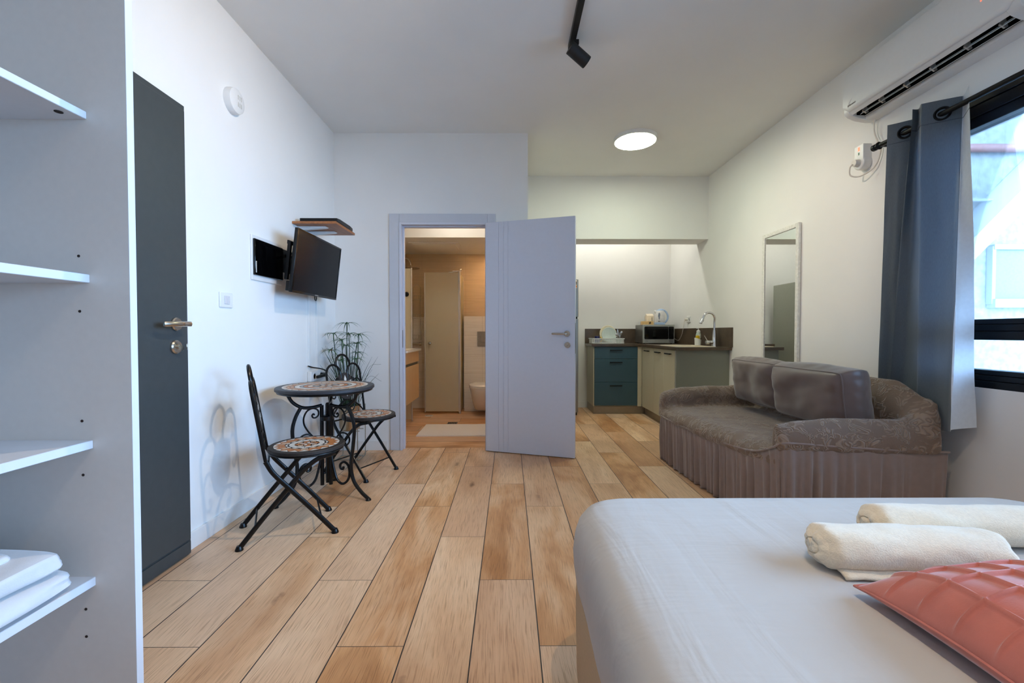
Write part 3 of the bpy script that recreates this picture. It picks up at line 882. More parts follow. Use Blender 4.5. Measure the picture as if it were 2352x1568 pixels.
def make_chair(label, loc, rz):
    t = thing('bistro_chair', label, 'chair', loc, rz, 'mosaic bistro chairs')
    B = lambda mb, name, **k: mb.build(name, M['iron'], t, world=False, **k)
    f = MB(); f.lathe([(0.192, 0.440), (0.196, 0.443), (0.196, 0.456), (0.193, 0.4595), (0, 0.4595)], (0.10, 0, 0), n=48)
    mosaic(f, 0.10, 0, 0.4602, [
        (0.002, 0.045, 8, 'kite', (2, 1), 0), (0.03, 0.07, 8, 'kite', (3, 2), 0.5), (0.062, 0.092, 14, 'quad', (1,), 0),
        (0.094, 0.112, 14, 'kite', (1, 1), 0.5), (0.110, 0.142, 20, 'quad', (2, 2, 3), 0), (0.140, 0.168, 20, 'tri', (2, 1), 0.5)])
    f.build('seat', CHIPS, t, world=False, smooth=30, recalc=False)
    f = MB(); f.tube([(0.10+0.188*math.cos(a*PI/20), 0.188*math.sin(a*PI/20), 0.434) for a in range(40)], 0.005, 8, closed=True); B(f, 'seat_ring')
    for s in (-1, 1):
        y = 0.165*s
        f = MB(); f.tube(cr([(0.225, y, 0.006), (0.1147, y, 0.145), (0.0045, y, 0.278), (-0.066, y, 0.365), (-0.10, y, 0.43)], 6), 0.0125, 10, flat=0.6)
        lg = B(f, 'leg')
        f = MB(); f.lathe([(0.019, 0), (0.019, 0.006), (0.015, 0.014), (0.012, 0.022)], (0.223, y, 0), n=16); f.build('foot', M['iron'], lg, world=False)
        y = 0.147*s
        f = MB(); f.tube(cr([(-0.22, y, 0.006), (-0.1077, y, 0.145), (0.0045, y, 0.278), (0.07, y, 0.352), (0.14, y, 0.405), (0.23, y, 0.430)], 6), 0.0125, 10, flat=0.6)
        lg = B(f, 'leg')
        f = MB(); f.lathe([(0.019, 0), (0.019, 0.006), (0.015, 0.014), (0.012, 0.022)], (-0.218, y, 0), n=16); f.build('foot', M['iron'], lg, world=False)
    for x, y, z, r in ((-0.150, 0.147, 0.093, 0.005), (0.158, 0.165, 0.089, 0.005), (-0.088, 0.165, 0.415, 0.006), (0.20, 0.147, 0.420, 0.006)):
        f = MB(); f.tube([(x, -y, z), (x, y, z)], r, 8); B(f, 'crossbar')
    # back frame: stiles running into two side arches that curl inwards, an arch between them
    for s in (-1, 1):
        st = [(0.165, 0.43), (0.168, 0.52), (0.170, 0.62), (0.170, 0.70)]
        arc = [(0.102+0.068*math.cos(a), 0.755+0.075*math.sin(a)) for a in [PI*k/14 for k in range(0, 15)]]
        curl = [(0.034, 0.72), (0.045, 0.692), (0.066, 0.685), (0.082, 0.697), (0.082, 0.714), (0.070, 0.722), (0.061, 0.713)]
        f = MB(); f.tube([chair_back(s*p.x, p.y) for p in cr([V((a, b, 0)) for a, b in st+arc+curl], 4)], 0.0085, 9); B(f, 'side_arch')
        low = [(0.0, 0.556), (0.035, 0.545), (0.065, 0.515), (0.062, 0.48), (0.035, 0.465), (0.022, 0.482), (0.034, 0.496), (0.045, 0.488)]
        mid = [(0.092, 0.67), (0.10, 0.70), (0.125, 0.712), (0.148, 0.70), (0.160, 0.66), (0.152, 0.60), (0.125, 0.575), (0.108, 0.592), (0.117, 0.612), (0.129, 0.603)]
        f = MB()
        f.tube([chair_back(s*p.x, p.y) for p in cr([V((a, b, 0)) for a, b in low], 6)], 0.005, 8); B(f, 'scroll')
        f = MB(); f.tube([chair_back(s*p.x, p.y) for p in cr([V((a, b, 0)) for a, b in mid], 6)], 0.005, 8); B(f, 'scroll')
        f = MB(); f.tube([chair_back(s*p.x, p.y) for p in cr([V((a, b, 0)) for a, b in ((0.0, 0.556), (0.06, 0.535), (0.12, 0.49), (0.163, 0.44))], 6)], 0.006, 8); B(f, 'scroll')
    f = MB(); f.tube([chair_back(0.070*math.cos(a), 0.826+0.079*math.sin(a)) for a in [PI*k/16 for k in range(17)]], 0.0085, 9); B(f, 'top_arch')
    n_ = V((1, 0, 0.16)).normalized()
    f = MB(); f.prism([(0.088*math.cos(2*PI*k/36), 0.66+0.103*math.sin(2*PI*k/36)) for k in range(36)], lambda y, z, h: chair_back(y, z)+n_*h, -0.007, 0.007)
    for side in (1, -1):
        for k in range(6):
            a0 = 2*PI*k/6+PI/2
            pts = []
            for r, da in ((0.012, 0), (0.05, -0.28), (0.078, 0), (0.05, 0.28)):
                pts.append(chair_back(r*0.92*math.cos(a0+da), 0.66+r*1.08*math.sin(a0+da)) + n_*(0.0078*side))
            f.add(pts, [(0, 1, 2, 3)], 1)
    f.build('back_plaque', CHIPS, t, world=False, smooth=30, recalc=False)
    return t
make_chair('black iron mosaic chair nearest the charcoal door, seen from the side', (-1.216, 2.376, 0), math.atan2(0.47, 0.88))
make_chair('black iron mosaic chair behind the table, its back against the potted papyrus', (-1.165, 3.365, 0), math.atan2(-0.42, 0.9))

tb = thing('bistro_table', 'round mosaic table on curled black iron legs', 'table', (-1.205, 2.865, 0))
f = MB(); f.lathe([(0.296, 0.709), (0.302, 0.712), (0.302, 0.726), (0.298, 0.7305), (0, 0.7305)], n=64, m=5)
mosaic(f, 0, 0, 0.7314, [
    (0.004, 0.05, 8, 'kite', (2, 1), 0), (0.04, 0.085, 8, 'kite', (4, 3), 0.5), (0.082, 0.112, 16, 'quad', (3, 1), 0),
    (0.112, 0.135, 18, 'quad', (2,), 0.3), (0.137, 0.155, 22, 'quad', (4,), 0), (0.157, 0.188, 22, 'quad', (1,), 0.5),
    (0.190, 0.212, 26, 'quad', (3, 2), 0.2), (0.214, 0.232, 30, 'quad', (2, 3), 0), (0.232, 0.262, 28, 'tri', (3, 1), 0.5)])
f.build('tabletop', CHIPS, tb, world=False, smooth=30, recalc=False)
f = MB(); f.tube([(0.285*math.cos(a*PI/32), 0.285*math.sin(a*PI/32), 0.703) for a in range(64)], 0.008, 8, closed=True)
f.build('rim_ring', M['iron'], tb, world=False)
for az in (math.atan2(-0.08, 0.30), math.atan2(0.29, -0.07), math.atan2(-0.2, -0.235)):
    ca, sa = math.cos(az), math.sin(az)
    R3 = lambda p: (p.x*ca, p.x*sa, p.y)
    # post, bracket and leg are one bent bar each
    f = MB()
    f.tube([R3(p) for p in [V((0.03, 0.08, 0)), V((0.03, 0.604, 0))]], 0.0125, 8); f.build('post', M['iron'], tb, world=False)
    f = MB(); f.tube([R3(p) for p in cr([V((0.03, 0.604, 0)), V((0.09, 0.596, 0)), V((0.15, 0.602, 0)), V((0.205, 0.64, 0)), V((0.238, 0.70, 0))], 8)], 0.0105, 10); f.build('bracket', M['iron'], tb, world=False)
    f = MB(); f.tube([R3(p) for p in cr([V((0.158, 0.602, 0)), V((0.190, 0.54, 0)), V((0.208, 0.46, 0)), V((0.198, 0.34, 0)), V((0.182, 0.22, 0)), V((0.20, 0.12, 0)), V((0.255, 0.05, 0)), V((0.31, 0.008, 0))], 8)], 0.0115, 10)
    lg = f.build('leg', M['iron'], tb, world=False)
    f = MB(); f.lathe([(0.018, 0), (0.018, 0.006), (0.012, 0.014)], R3(V((0.308, 0, 0))), n=14); f.build('foot', M['iron'], lg, world=False)
    heart = [(0.062, 0.555), (0.068, 0.536), (0.054, 0.522), (0.042, 0.533), (0.040, 0.555), (0.06, 0.585), (0.10, 0.588), (0.135, 0.55), (0.140, 0.50), (0.115, 0.44), (0.075, 0.385), (0.045, 0.335)]
    heart = [(0.075, 0.545), (0.082, 0.553), (0.090, 0.543), (0.083, 0.529), (0.066, 0.528), (0.050, 0.545), (0.055, 0.575), (0.085, 0.589), (0.120, 0.575), (0.140, 0.535), (0.138, 0.49), (0.112, 0.44), (0.075, 0.392), (0.048, 0.345)]
    f = MB(); f.tube([R3(p) for p in cr([V((a, b, 0)) for a, b in heart], 5)], 0.0055, 8); f.build('scroll', M['iron'], tb, world=False)
    low = [(0.135, 0.385), (0.142, 0.376), (0.132, 0.362), (0.115, 0.365), (0.108, 0.39), (0.125, 0.418), (0.155, 0.415), (0.172, 0.385), (0.190, 0.36)]
    low = [(0.128, 0.368), (0.134, 0.378), (0.122, 0.384), (0.112, 0.370), (0.120, 0.350), (0.145, 0.345), (0.168, 0.365), (0.170, 0.395), (0.150, 0.420), (0.115, 0.425), (0.085, 0.405)]
    f = MB(); f.tube([R3(p) for p in cr([V((a, b, 0)) for a, b in low], 5)], 0.0055, 8); f.build('scroll', M['iron'], tb, world=False)
    bot = [(0.03, 0.30), (0.05, 0.20), (0.075, 0.12), (0.115, 0.09), (0.155, 0.115), (0.170, 0.165), (0.160, 0.215), (0.130, 0.235), (0.103, 0.218), (0.105, 0.192), (0.122, 0.188), (0.126, 0.203)]
    f = MB(); f.tube([R3(p) for p in cr([V((a, b, 0)) for a, b in bot], 5)], 0.008, 9); f.build('scroll', M['iron'], tb, world=False)
f = MB(); f.lathe([(0.026, 0.50), (0.04, 0.505), (0.04, 0.53), (0.026, 0.535)], n=18); f.build('collar', M['iron'], tb, world=False)

# ---------------------------------------------------------------- papyrus in its pot on a wire stand
PX, PYY = -1.365, 3.72
st = thing('plant_stand', 'slim pale wire plant stand under the bronze pot', 'plant stand', (PX, PYY, 0))
for sx in (-1, 1):
    f = MB(); f.tube(cr([(PX+0.098*sx, PYY-0.098, 0.455), (PX+0.098*sx, PYY-0.098, 0.06), (PX+0.098*sx, PYY-0.088, 0.012), (PX+0.098*sx, PYY-0.06, 0.006), (PX+0.098*sx, PYY+0.06, 0.006), (PX+0.098*sx, PYY+0.088, 0.012), (PX+0.098*sx, PYY+0.098, 0.06), (PX+0.098*sx, PYY+0.098, 0.455)], 6), 0.004, 8)
    f.build('side_frame', M['brass'], st)
for s in (-1, 1):
    for dy, z in ((0.05, 0.246), (0.06, 0.006)):
        f = MB(); f.tube([(PX-0.098, PYY+dy*s, z), (PX+0.098, PYY+dy*s, z)], 0.004, 8); f.build('cross_rod', M['brass'], st)
pl = thing('potted_papyrus', 'green umbrella papyrus in a bronze pot in the corner', 'plant', (PX, PYY, 0.25))
f = MB(); f.lathe([(0.0, 0.2505), (0.070, 0.2505), (0.080, 0.258), (0.086, 0.28), (0.092, 0.455), (0.093, 0.460), (0.089, 0.460), (0.086, 0.44), (0, 0.44)], (PX, PYY, 0), n=40)
f.build('pot', M['pot'], pl)
f = MB(); f.lathe([(0.085, 0.438), (0.05, 0.446), (0, 0.449)], (PX, PYY, 0), n=24); f.build('soil', M['soil'], pl)
rnd = random.Random(3)
heads = [(-1.385, 3.72, 1.155), (-1.492, 3.70, 1.068), (-1.272, 3.69, 1.058), (-1.398, 3.80, 1.064), (-1.408, 3.66, 1.012), (-1.315, 3.76, 0.982), (-1.495, 3.66, 0.928), (-1.365, 3.64, 0.970), (-1.415, 3.64, 0.845), (-1.285, 3.66, 0.855), (-1.33, 3.82, 0.90), (-1.46, 3.80, 0.87)]
for i, h in enumerate(heads):
    h = V(h)
    b = V((PX+(h.x-PX)*0.35+rnd.uniform(-.02, .02), PYY+(h.y-PYY)*0.35+rnd.uniform(-.03, .03), 0.44))
    m_ = b.lerp(h, 0.55)+V((rnd.uniform(-.012, .012), rnd.uniform(-.012, .012), 0))
    f = MB(); f.tube(cr([b, m_, h], 8), 0.0034, 7)
    sk = f.build('stalk', M['stalk'], pl)
    f = MB()
    n = rnd.randint(11, 14)
    for k in range(n):
        az = 2*PI*k/n+rnd.uniform(-.2, .2)
        L = rnd.uniform(0.095, 0.135)*(1 if i < 8 else 0.85); rise = rnd.uniform(0.30, 0.80); drop = rnd.uniform(0.60, 1.05)
        out = V((math.cos(az), math.sin(az), 0)); sd = V((-math.sin(az), math.cos(az), 0))
        N = 7
        def pt(u, v):
            p = h + out*(L*u) + V((0, 0, L*(rise*u-drop*u*u)))
            p.x = max(p.x, LW+0.03); p.y = max(3.575, min(p.y, YB-0.016))
            wd_ = 0.0062*math.sin(PI*min(1, 0.25+u*0.75))*(1-u*0.75)+0.0004
            return p + sd*(wd_*(v-0.5)*2) + V((0, 0, -abs(v-0.5)*wd_*0.8))
        f.grid(pt, N, 2)
    if i in (0, 4, 6, 2):
        f.lathe([(0, -0.004), (0.010, 0.002), (0.008, 0.010), (0, 0.014)], h, n=10, m=1 if i == 6 else 0)
    f.build('leaf_crown', [M['leaf'], M['red']], sk)
f = MB()
for k in range(60):
    a = rnd.uniform(0, 2*PI); rr = rnd.uniform(0.01, 0.07)
    b = V((PX+rr*math.cos(a), PYY+rr*math.sin(a), 0.44))
    L = rnd.uniform(0.25, 0.55); lean = rnd.uniform(0.02, 0.20)
    e = b+V((math.cos(a)*lean, math.sin(a)*lean, L))
    e.x = max(e.x, LW+0.01); e.y = min(e.y, YB-0.02)
    f.tube(cr([b, b.lerp(e, 0.6)+V((-math.cos(a), -math.sin(a), 0))*lean*0.15, e], 4), [0.0024]*5+[0.002, 0.0016, 0.001, 0.0005], 5, m=0)
for e in ((-1.09, 3.70, 0.81), (-1.10, 3.74, 0.66)):
    b = V((PX+0.05, PYY, 0.45)); e = V(e)
    f.tube(cr([b, b.lerp(e, 0.5)+V((0, 0, 0.14)), e], 8), 0.0009, 5)
g = f.build('grass_blades', M['stalk'], pl); g['kind'] = 'stuff'

# ---------------------------------------------------------------- lamps
def lamp_head(parent, base, axis, mat):
    """a short cylinder spot hung under the track"""
    axis = V(axis).normalized(); base = V(base)
    f = MB(); f.cyl(base+V((0, 0, 0.06)), base, 0.008, n=12); f.box(base.x-0.015, base.x+0.015, base.y-0.03, base.y+0.03, base.z+0.036, base.z+0.062)
    f.build('swivel', mat, parent)
    f = MB(); f.lathe([(0.037, -0.045), (0.0385, -0.043), (0.0385, 0.088), (0.036, 0.09), (0.034, 0.088), (0.032, 0.07), (0, 0.07)], base, axis, n=32)
    f.build('lamp_shade', mat, parent)
    f = MB(); f.lathe([(0.030, 0.0715), (0, 0.0715)], base, axis, n=24)
    f.build('bulb', M['spotlens'], parent, smooth=0)
M['spotlens'] = m_emit('lit_spot_lens', (12, 10, 7.5))
tr = thing('track_rail', 'black ceiling track carrying the spot lamps', 'track light', (0.386, 1.2, CE))
f = MB(); f.box(0.368, 0.404, -0.4, 2.775, CE-0.034, CE); f.build('rail', M['spotblack'], tr, bevel=0.0015)
f = MB(); f.box(0.371, 0.401, 2.775, 2.7775, CE-0.031, CE-0.003); f.build('end_cap', M['white'], tr, bevel=0.0008)
for (bx, by, bz), ax, tgt, pw, lab in (
        ((0.405, 2.69, CE-0.098), (0.82, 0.31, -0.48), (2.3, 3.41, 1.67), L_SPOT_FAR, 'black cylinder spot lamp at the far end of the ceiling track'),
        ((0.386, 1.72, CE-0.098), (-0.80, 0.25, -0.55), (-1.59, 2.15, 1.35), L_SPOT_TABLE, 'black cylinder spot lamp halfway along the ceiling track'),
        ((0.386, 0.55, CE-0.098), (0.35, -0.1, -0.9), (0.85, 0.5, 0.5), L_SPOT_BED, 'black cylinder spot lamp above the bed')):
    h = thing('spot_lamp', lab, 'spot lamp', (bx, by, CE-0.034), group='track spot lamps')
    lamp_head(h, (bx, by, bz), ax, M['spotblack'])
    b = V((bx, by, bz)); q = b + V(ax).normalized()*0.092
    lc, le = split(pw)
    L = light('spot_beam', 'SPOT', q, le, lc, tgt, spot_size=math.radians(62 if bx > 0.4 else 118), spot_blend=0.9, shadow_soft_size=0.022)
cl = thing('ceiling_light', 'added unseen round fill light over the head of the bed', 'ceiling light', (0.6, -0.75, CE))  # added lamp out of view, fills the surfaces facing the camera
f = MB(); f.lathe([(0.196, 0), (0.196, -0.028), (0.190, -0.034), (0.182, -0.034)], (0.6, -0.75, CE), n=40); f.build('rim', M['white'], cl)
f = MB(); f.lathe([(0, -0.0375), (0.12, -0.0372), (0.184, -0.0352)], (0.6, -0.75, CE), n=40); f.build('diffuser', m_emit('rear_fill_diffuser', L_FILL_BACK), cl)
cl = thing('ceiling_light', 'round lit ceiling light above the kitchen', 'ceiling light', (1.169, 4.075, CE))
f = MB(); f.lathe([(0.196, 0), (0.196, -0.028), (0.190, -0.034), (0.182, -0.034)], (1.169, 4.075, CE), n=56); f.build('rim', M['white'], cl)
f = MB(); f.lathe([(0, -0.0375), (0.12, -0.0372), (0.184, -0.0352)], (1.169, 4.075, CE), n=56); f.build('diffuser', M['led'], cl)
ls = thing('light_strip', 'lit strip lamp hidden behind the kitchen beam', 'strip light', (1.2, 5.72, CE))
f = MB(); f.box(0.5, 2.0, 5.66, 5.78, CE-0.03, CE); f.build('housing', M['white'], ls)
f = MB(); f.box(0.52, 1.98, 5.675, 5.765, CE-0.036, CE-0.03); f.build('diffuser', M['strip'], ls)
bl = thing('bathroom_light', 'round lit lamp on the bathroom ceiling', 'ceiling light', (-0.6, 4.62, 2.62))
f = MB(); f.lathe([(0.15, 0), (0.15, -0.02)], (-0.6, 4.62, 2.62), n=40); f.build('rim', M['white'], bl)
f = MB(); f.lathe([(0, -0.07), (0.08, -0.06), (0.145, -0.02)], (-0.6, 4.62, 2.62), n=40); f.build('diffuser', M['bathlamp'], bl)

bl = thing('bathroom_fill_light', 'small added unseen downlight brightening the upper bathroom wall', 'downlight', (-0.24, 5.75, 2.185))  # added lamp hidden by the door leaf, lifts the upper tiles
f = MB(); f.lathe([(0.085, 0), (0.085, -0.012), (0.075, -0.014)], (-0.24, 5.75, 2.185), n=32); f.build('rim', M['white'], bl)
f = MB(); f.lathe([(0, -0.0145), (0.074, -0.0145)], (-0.24, 5.75, 2.185), n=32); f.build('diffuser', m_emit('fill_downlight', L_FILL_DOWN), bl)

# ---------------------------------------------------------------- air conditioner
ac = thing('air_conditioner', 'white wall air conditioner above the window with open louvres', 'air conditioner', (RW, 2.32, 2.55))
AY0, AY1 = 1.83, 2.785
shell = [(2.31, 2.725), (2.18, 2.728), (2.148, 2.722), (2.132, 2.706), (2.128, 2.47), (2.134, 2.452), (2.150, 2.440), (2.156, 2.445), (2.175, 2.50), (2.23, 2.50), (2.232, 2.43), (2.236, 2.417), (2.262, 2.410), (2.31, 2.412)]
f = MB(); f.prism(shell, lambda x, z, h: (x, h, z), AY0+0.02, AY1-0.02)
f.build('body', M['white'], ac, smooth=50)
solidp = [(2.31, 2.726), (2.18, 2.730), (2.146, 2.724), (2.130, 2.708), (2.125, 2.47), (2.131, 2.452), (2.150, 2.436), (2.19, 2.420), (2.236, 2.412), (2.262, 2.408), (2.31, 2.410)]
for y0, y1 in ((AY0, AY0+0.055), (AY1-0.04, AY1)):
    f = MB(); f.prism(solidp, lambda x, z, h: (x, h, z), y0, y1); f.build('end_cap', M['white'], ac, smooth=50, bevel=0.004)
f = MB()
fp = [(2.1295, 2.714), (2.120, 2.70), (2.114, 2.60), (2.114, 2.48), (2.118, 2.462), (2.126, 2.456)]
rings = []
for k in range(25):
    v = k/24; y = AY0+0.006+(AY1-AY0-0.012)*v
    e = min(v, 1-v)*(AY1-AY0)
    s_ = 1.0 if e > 0.035 else math.sqrt(max(0.0, 1-(1-e/0.035)**2))*0.25+0.75
    zc = 2.585
    rings.append([(x, y, zc+(z-zc)*s_) for x, z in fp] + [(2.1305, y, zc+(2.456-zc)*s_), (2.1305, y, zc+(2.712-zc)*s_)])
f.loft(rings); f.build('front_panel', M['white'], ac, smooth=50)
f = MB(); f.box(2.177, 2.229, AY0+0.055, AY1-0.04, 2.488, 2.499); f.box(2.225, 2.2295, AY0+0.055, AY1-0.04, 2.434, 2.499)
f.box(2.176, 2.226, AY0+0.055, AY0+0.058, 2.44, 2.498); f.box(2.176, 2.226, AY1-0.043, AY1-0.04, 2.44, 2.498)
f.box(2.165, 2.168, AY0+0.055, AY1-0.04, 2.478, 2.499)
f.build('outlet_lining', M['black'], ac, smooth=0)
for k in range(26):
    y = AY0+0.08+k*0.0325
    f = MB(); f.obox((2.21, y, 2.482), (0.014, 0.004, 0), (0.0, 0.0006, 0), (0.002, 0, 0.010)); f.build('fin', M['black'], ac)
for (xa_, za_), (xb_, zb_) in (((2.186, 2.436), (2.200, 2.454)), ((2.203, 2.422), (2.222, 2.433))):
    dx, dz = (xb_-xa_)/2, (zb_-za_)/2
    f = MB(); f.obox(((xa_+xb_)/2, (AY0+AY1)/2, (za_+zb_)/2), (dx, 0, dz), (0, (AY1-AY0)/2-0.055, 0), (-dz*0.10, 0, dx*0.10)); f.build('louvre', M['white'], ac, bevel=0.001)
for y in (1.95, 2.10, 2.27, 2.42, 2.58, 2.70):
    f = MB(); f.prism([(2.175, 2.445), (2.20, 2.43), (2.213, 2.436), (2.20, 2.475), (2.188, 2.475)], lambda x, z, h: (x, h, z), y-0.004, y+0.004); f.build('louvre_arm', M['alu'], ac)
text('maker_name', 'TORNADO', 0.0125, M['ink'], ac, (2.1125, 2.706, 2.488), rotm((0, -1, 0), (0, 0, 1)))
f = MB(); f.add([(2.1128, 2.742, 2.482), (2.1128, 2.726, 2.512), (2.1128, 2.695, 2.530), (2.1128, 2.705, 2.52), (2.1128, 2.718, 2.50), (2.1128, 2.731, 2.478)], [(0, 1, 2, 3, 4, 5)])
f.build('logo', M['edge'], ac, smooth=0)
f = MB(); f.box(2.1125, 2.1145, 1.968, 1.972, 2.562, 2.580); f.build('status_light', M['redled'], ac)

ad = thing('plug_adapter', 'white plug-in breaker with red and green marks beside the curtain', 'adapter', (RW, 2.815, 2.21))
f = MB(); f.box(RW-0.055, RW, 2.785, 2.86, 2.165, 2.285); f.lathe([(0.043, 0), (0.043, 0.05), (0.038, 0.055), (0, 0.055)], (RW, 2.822, 2.172), (-1, 0, 0), n=28); f.build('body', M['white'], ad, bevel=0.003)
f = MB(); f.lathe([(0.024, 0), (0.021, 0.03), (0, 0.03)], (RW-0.055, 2.825, 2.172), (-1, 0, 0), n=24); f.build('plug', M['wire'], ad)
f = MB(); f.box(RW-0.0565, RW-0.0545, 2.815, 2.827, 2.248, 2.272); f.build('red_button', M['redled'], ad)
f = MB(); f.box(RW-0.0565, RW-0.0545, 2.816, 2.825, 2.222, 2.238); f.build('green_button', simple('green_mark', (60, 110, 80), 0.4), ad)
f = MB()
f.tube(cr([(RW-0.03, 2.735, 2.415), (RW-0.02, 2.745, 2.34), (RW-0.02, 2.72, 2.27), (RW-0.015, 2.70, 2.21), (RW-0.02, 2.735, 2.12), (RW-0.05, 2.81, 2.085), (RW-0.088, 2.845, 2.10), (RW-0.100, 2.835, 2.145), (RW-0.0905, 2.826, 2.166)], 8), 0.0045, 8)
tag(f.build('power_cable', M['wire'], loc=(RW-0.03, 2.735, 2.415)), 'thin white cable hanging from the air conditioner to the plug-in breaker', 'cable')

# ---------------------------------------------------------------- curtain on its rod
rod = thing('curtain_rod', 'black curtain rod above the window', 'curtain rod', (2.2, 1.3, 2.19))
f = MB(); f.cyl((2.2, -1.1, 2.19), (2.2, 2.60, 2.19), 0.0135, n=18); f.build('pole', M['frame_black'], rod)
f = MB(); f.lathe([(0.0145, 0), (0.018, 0.004), (0.018, 0.012), (0.0145, 0.016), (0.0145, 0.03), (0.019, 0.034), (0.019, 0.052), (0.010, 0.06), (0, 0.06)], (2.2, 2.59, 2.19), (0, 1, 0), n=20); f.build('finial', M['frame_black'], rod)
for y in (2.63, -0.9):
    f = MB(); f.box(2.215, RW, y-0.035, y-0.023, 2.184, 2.196); f.box(RW-0.006, RW, y-0.045, y-0.013, 2.165, 2.215); f.tube([(2.2+0.019*math.cos(k*PI/8), y-0.029, 2.19+0.019*math.sin(k*PI/8)) for k in range(16)], 0.004, 6, closed=True)
    f.build('bracket', M['frame_black'], rod)
cu = thing('curtain', 'slate blue eyelet curtain bunched at the end of the window', 'curtain', (2.2, 2.35, 0.6))
top = [(2.16, 2.50), (2.178, 2.465), (2.2, 2.43), (2.232, 2.40), (2.25, 2.375), (2.215, 2.345), (2.150, 2.335), (2.185, 2.338), (2.152, 2.29), (2.150, 2.272), (2.2, 2.222), (2.238, 2.184), (2.25, 2.172), (2.249, 2.165), (2.19, 2.085)]
bot = [(2.25, 2.64), (2.262, 2.60), (2.27, 2.565), (2.272, 2.545), (2.27, 2.53), (2.25, 2.53), (2.215, 2.535), (2.245, 2.46), (2.215, 2.34), (2.185, 2.315), (2.19, 2.22), (2.160, 2.13), (2.137, 2.086), (2.143, 2.082), (2.268, 2.090)]
tp = cr([V((a, b, 0)) for a, b in top], 8); bp = cr([V((a, b, 0)) for a, b in bot], 8)
NU = len(tp)-1
def curt(u, v):
    i = min(NU, int(round(u*NU)))
    t, b = tp[i], bp[i]
    e = min(1.0, max(0.0, (v-0.04)/0.96)); e = e**0.9
    p = t.lerp(b, e)
    zt = 2.262 - 0.010*math.sin(u*9)
    zb = 0.605 + 0.02*math.sin(u*7)
    z = zt+(zb-zt)*v
    wv = noise.noise(V((u*9, z*1.6, 2.0)))*0.011*min(1, v*3) + noise.noise(V((u*22, z*4.0, 5.0)))*0.003*min(1, v*3)
    q = tp[min(NU, i+1)]-tp[max(0, i-1)]
    nn = V((q.y, -q.x, 0)).normalized() if q.length > 1e-6 else V((1, 0, 0))
    p = p + nn*wv
    return V((min(p.x, RW-0.012), p.y, z))
UT = 1.0-16/NU         # where the cloth turns back and gets a paler colour
f = MB(); f.grid(lambda u, v: curt(u*UT, v), NU-16, 70)
f.build('cloth', M['curtain'], cu, smooth=80)
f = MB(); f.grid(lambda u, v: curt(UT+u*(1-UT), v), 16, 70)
f.build('turned_edge', simple('pale_turned_edge', (214, 222, 230), 0.5, var=0.03, nscale=60, sheen=0.3), cu, smooth=80)
hem = lambda z0, e: [V((p.x, p.y, z0)) for p in (tp if e else bp)]
for c, dr in (((2.2, 2.43), V((0.054, -0.065, 0))), ((2.2, 2.222), V((0.082, -0.082, 0)))):
    d_ = dr.normalized(); up = V((0, 0, 1))
    ax = d_.cross(up).normalized()
    f = MB(); f.tube([V((c[0], c[1], 2.19))+d_*0.0285*math.cos(k*PI/14)+up*0.0285*math.sin(k*PI/14) for k in range(28)], 0.0085, 8, closed=True, flat=0.6)
    f.build('eyelet', M['frame_black'], cu)
f = MB()
f.tube([curt(i/NU, 0.066)+V((-0.0016, -0.0016, 0)) for i in range(0, NU+1)], 0.0011, 5)
f.build('heading_seam', simple('dark_seam', (62, 70, 80), 0.7), cu)

# ---------------------------------------------------------------- mirror
mi = thing('wall_mirror', 'tall white framed mirror hung on the wall behind the sofa', 'mirror', (RW, 3.69, 0.42))
MY0, MY1, MZ0, MZ1, T = 3.44, 3.935, 0.42, 1.951, 0.034
f = MB(); f.box(RW-0.028, RW-0.004, MY0, MY0+0.036, MZ0, MZ1); f.box(RW-0.028, RW-0.004, MY1-0.036, MY1, MZ0, MZ1)
f.box(RW-0.028, RW-0.004, MY0+0.036, MY1-0.036, MZ1-0.036, MZ1); f.box(RW-0.028, RW-0.004, MY0+0.036, MY1-0.036, MZ0, MZ0+0.036)
f.build('frame', M['carved'], mi, bevel=0.005)
f = MB(); f.box(RW-0.020, RW-0.016, MY0+0.034, MY1-0.034, MZ0+0.034, MZ1-0.034); f.build('mirror_glass', M['mirror'], mi, smooth=0)
f = MB(); f.box(RW-0.012, RW, MY0+0.01, MY1-0.01, MZ0+0.01, MZ1-0.01); f.build('backing', M['peach'], mi, smooth=0)

# ---------------------------------------------------------------- sofa
so = thing('sofa', 'brown slipcovered two-seat sofa with jacquard cover and gathered skirt', 'sofa', (1.75, 2.95, 0))
import bmesh
def soft(name, shapes, mat, parent, voxel=0.02, iters=10, extra=None):
    mb = MB()
    for s_ in shapes: s_(mb)
    o = mb.build(name, mat, parent, smooth=180)
    r = o.modifiers.new('join', 'REMESH'); r.mode = 'VOXEL'; r.voxel_size = voxel; r.use_smooth_shade = True
    sm = o.modifiers.new('soften', 'SMOOTH'); sm.factor = 0.5; sm.iterations = iters
    tx = bpy.data.textures.new(name+'_folds', 'CLOUDS'); tx.noise_scale = 0.16; tx.noise_depth = 2
    dm = o.modifiers.new('folds', 'DISPLACE'); dm.texture = tx; dm.strength = 0.016; dm.mid_level = 0.5; dm.texture_coords = 'GLOBAL'
    sb_ = o.modifiers.new('fine', 'SUBSURF'); sb_.levels = 0; sb_.render_levels = 1
    return o
def near_arm(mb):
    pr = [(2.165, 0.465), (2.165, 0.54), (2.185, 0.60), (2.215, 0.630), (2.245, 0.635), (2.268, 0.61), (2.280, 0.54), (2.280, 0.44)]
    rings = []
    for k in range(9):
        t_ = k/8; x = 1.405+(2.175-1.405)*t_
        s_ = (0.80, 0.93, 0.985, 1, 1, 1.0, 1.01, 1.03, 1.05)[k]
        sk = -0.075*t_+0.055
        rings.append([(x, y+sk+(2.28-y)*(1-s_), 0.44+(z-0.44)*s_) for y, z in pr])
    mb.loft(rings)
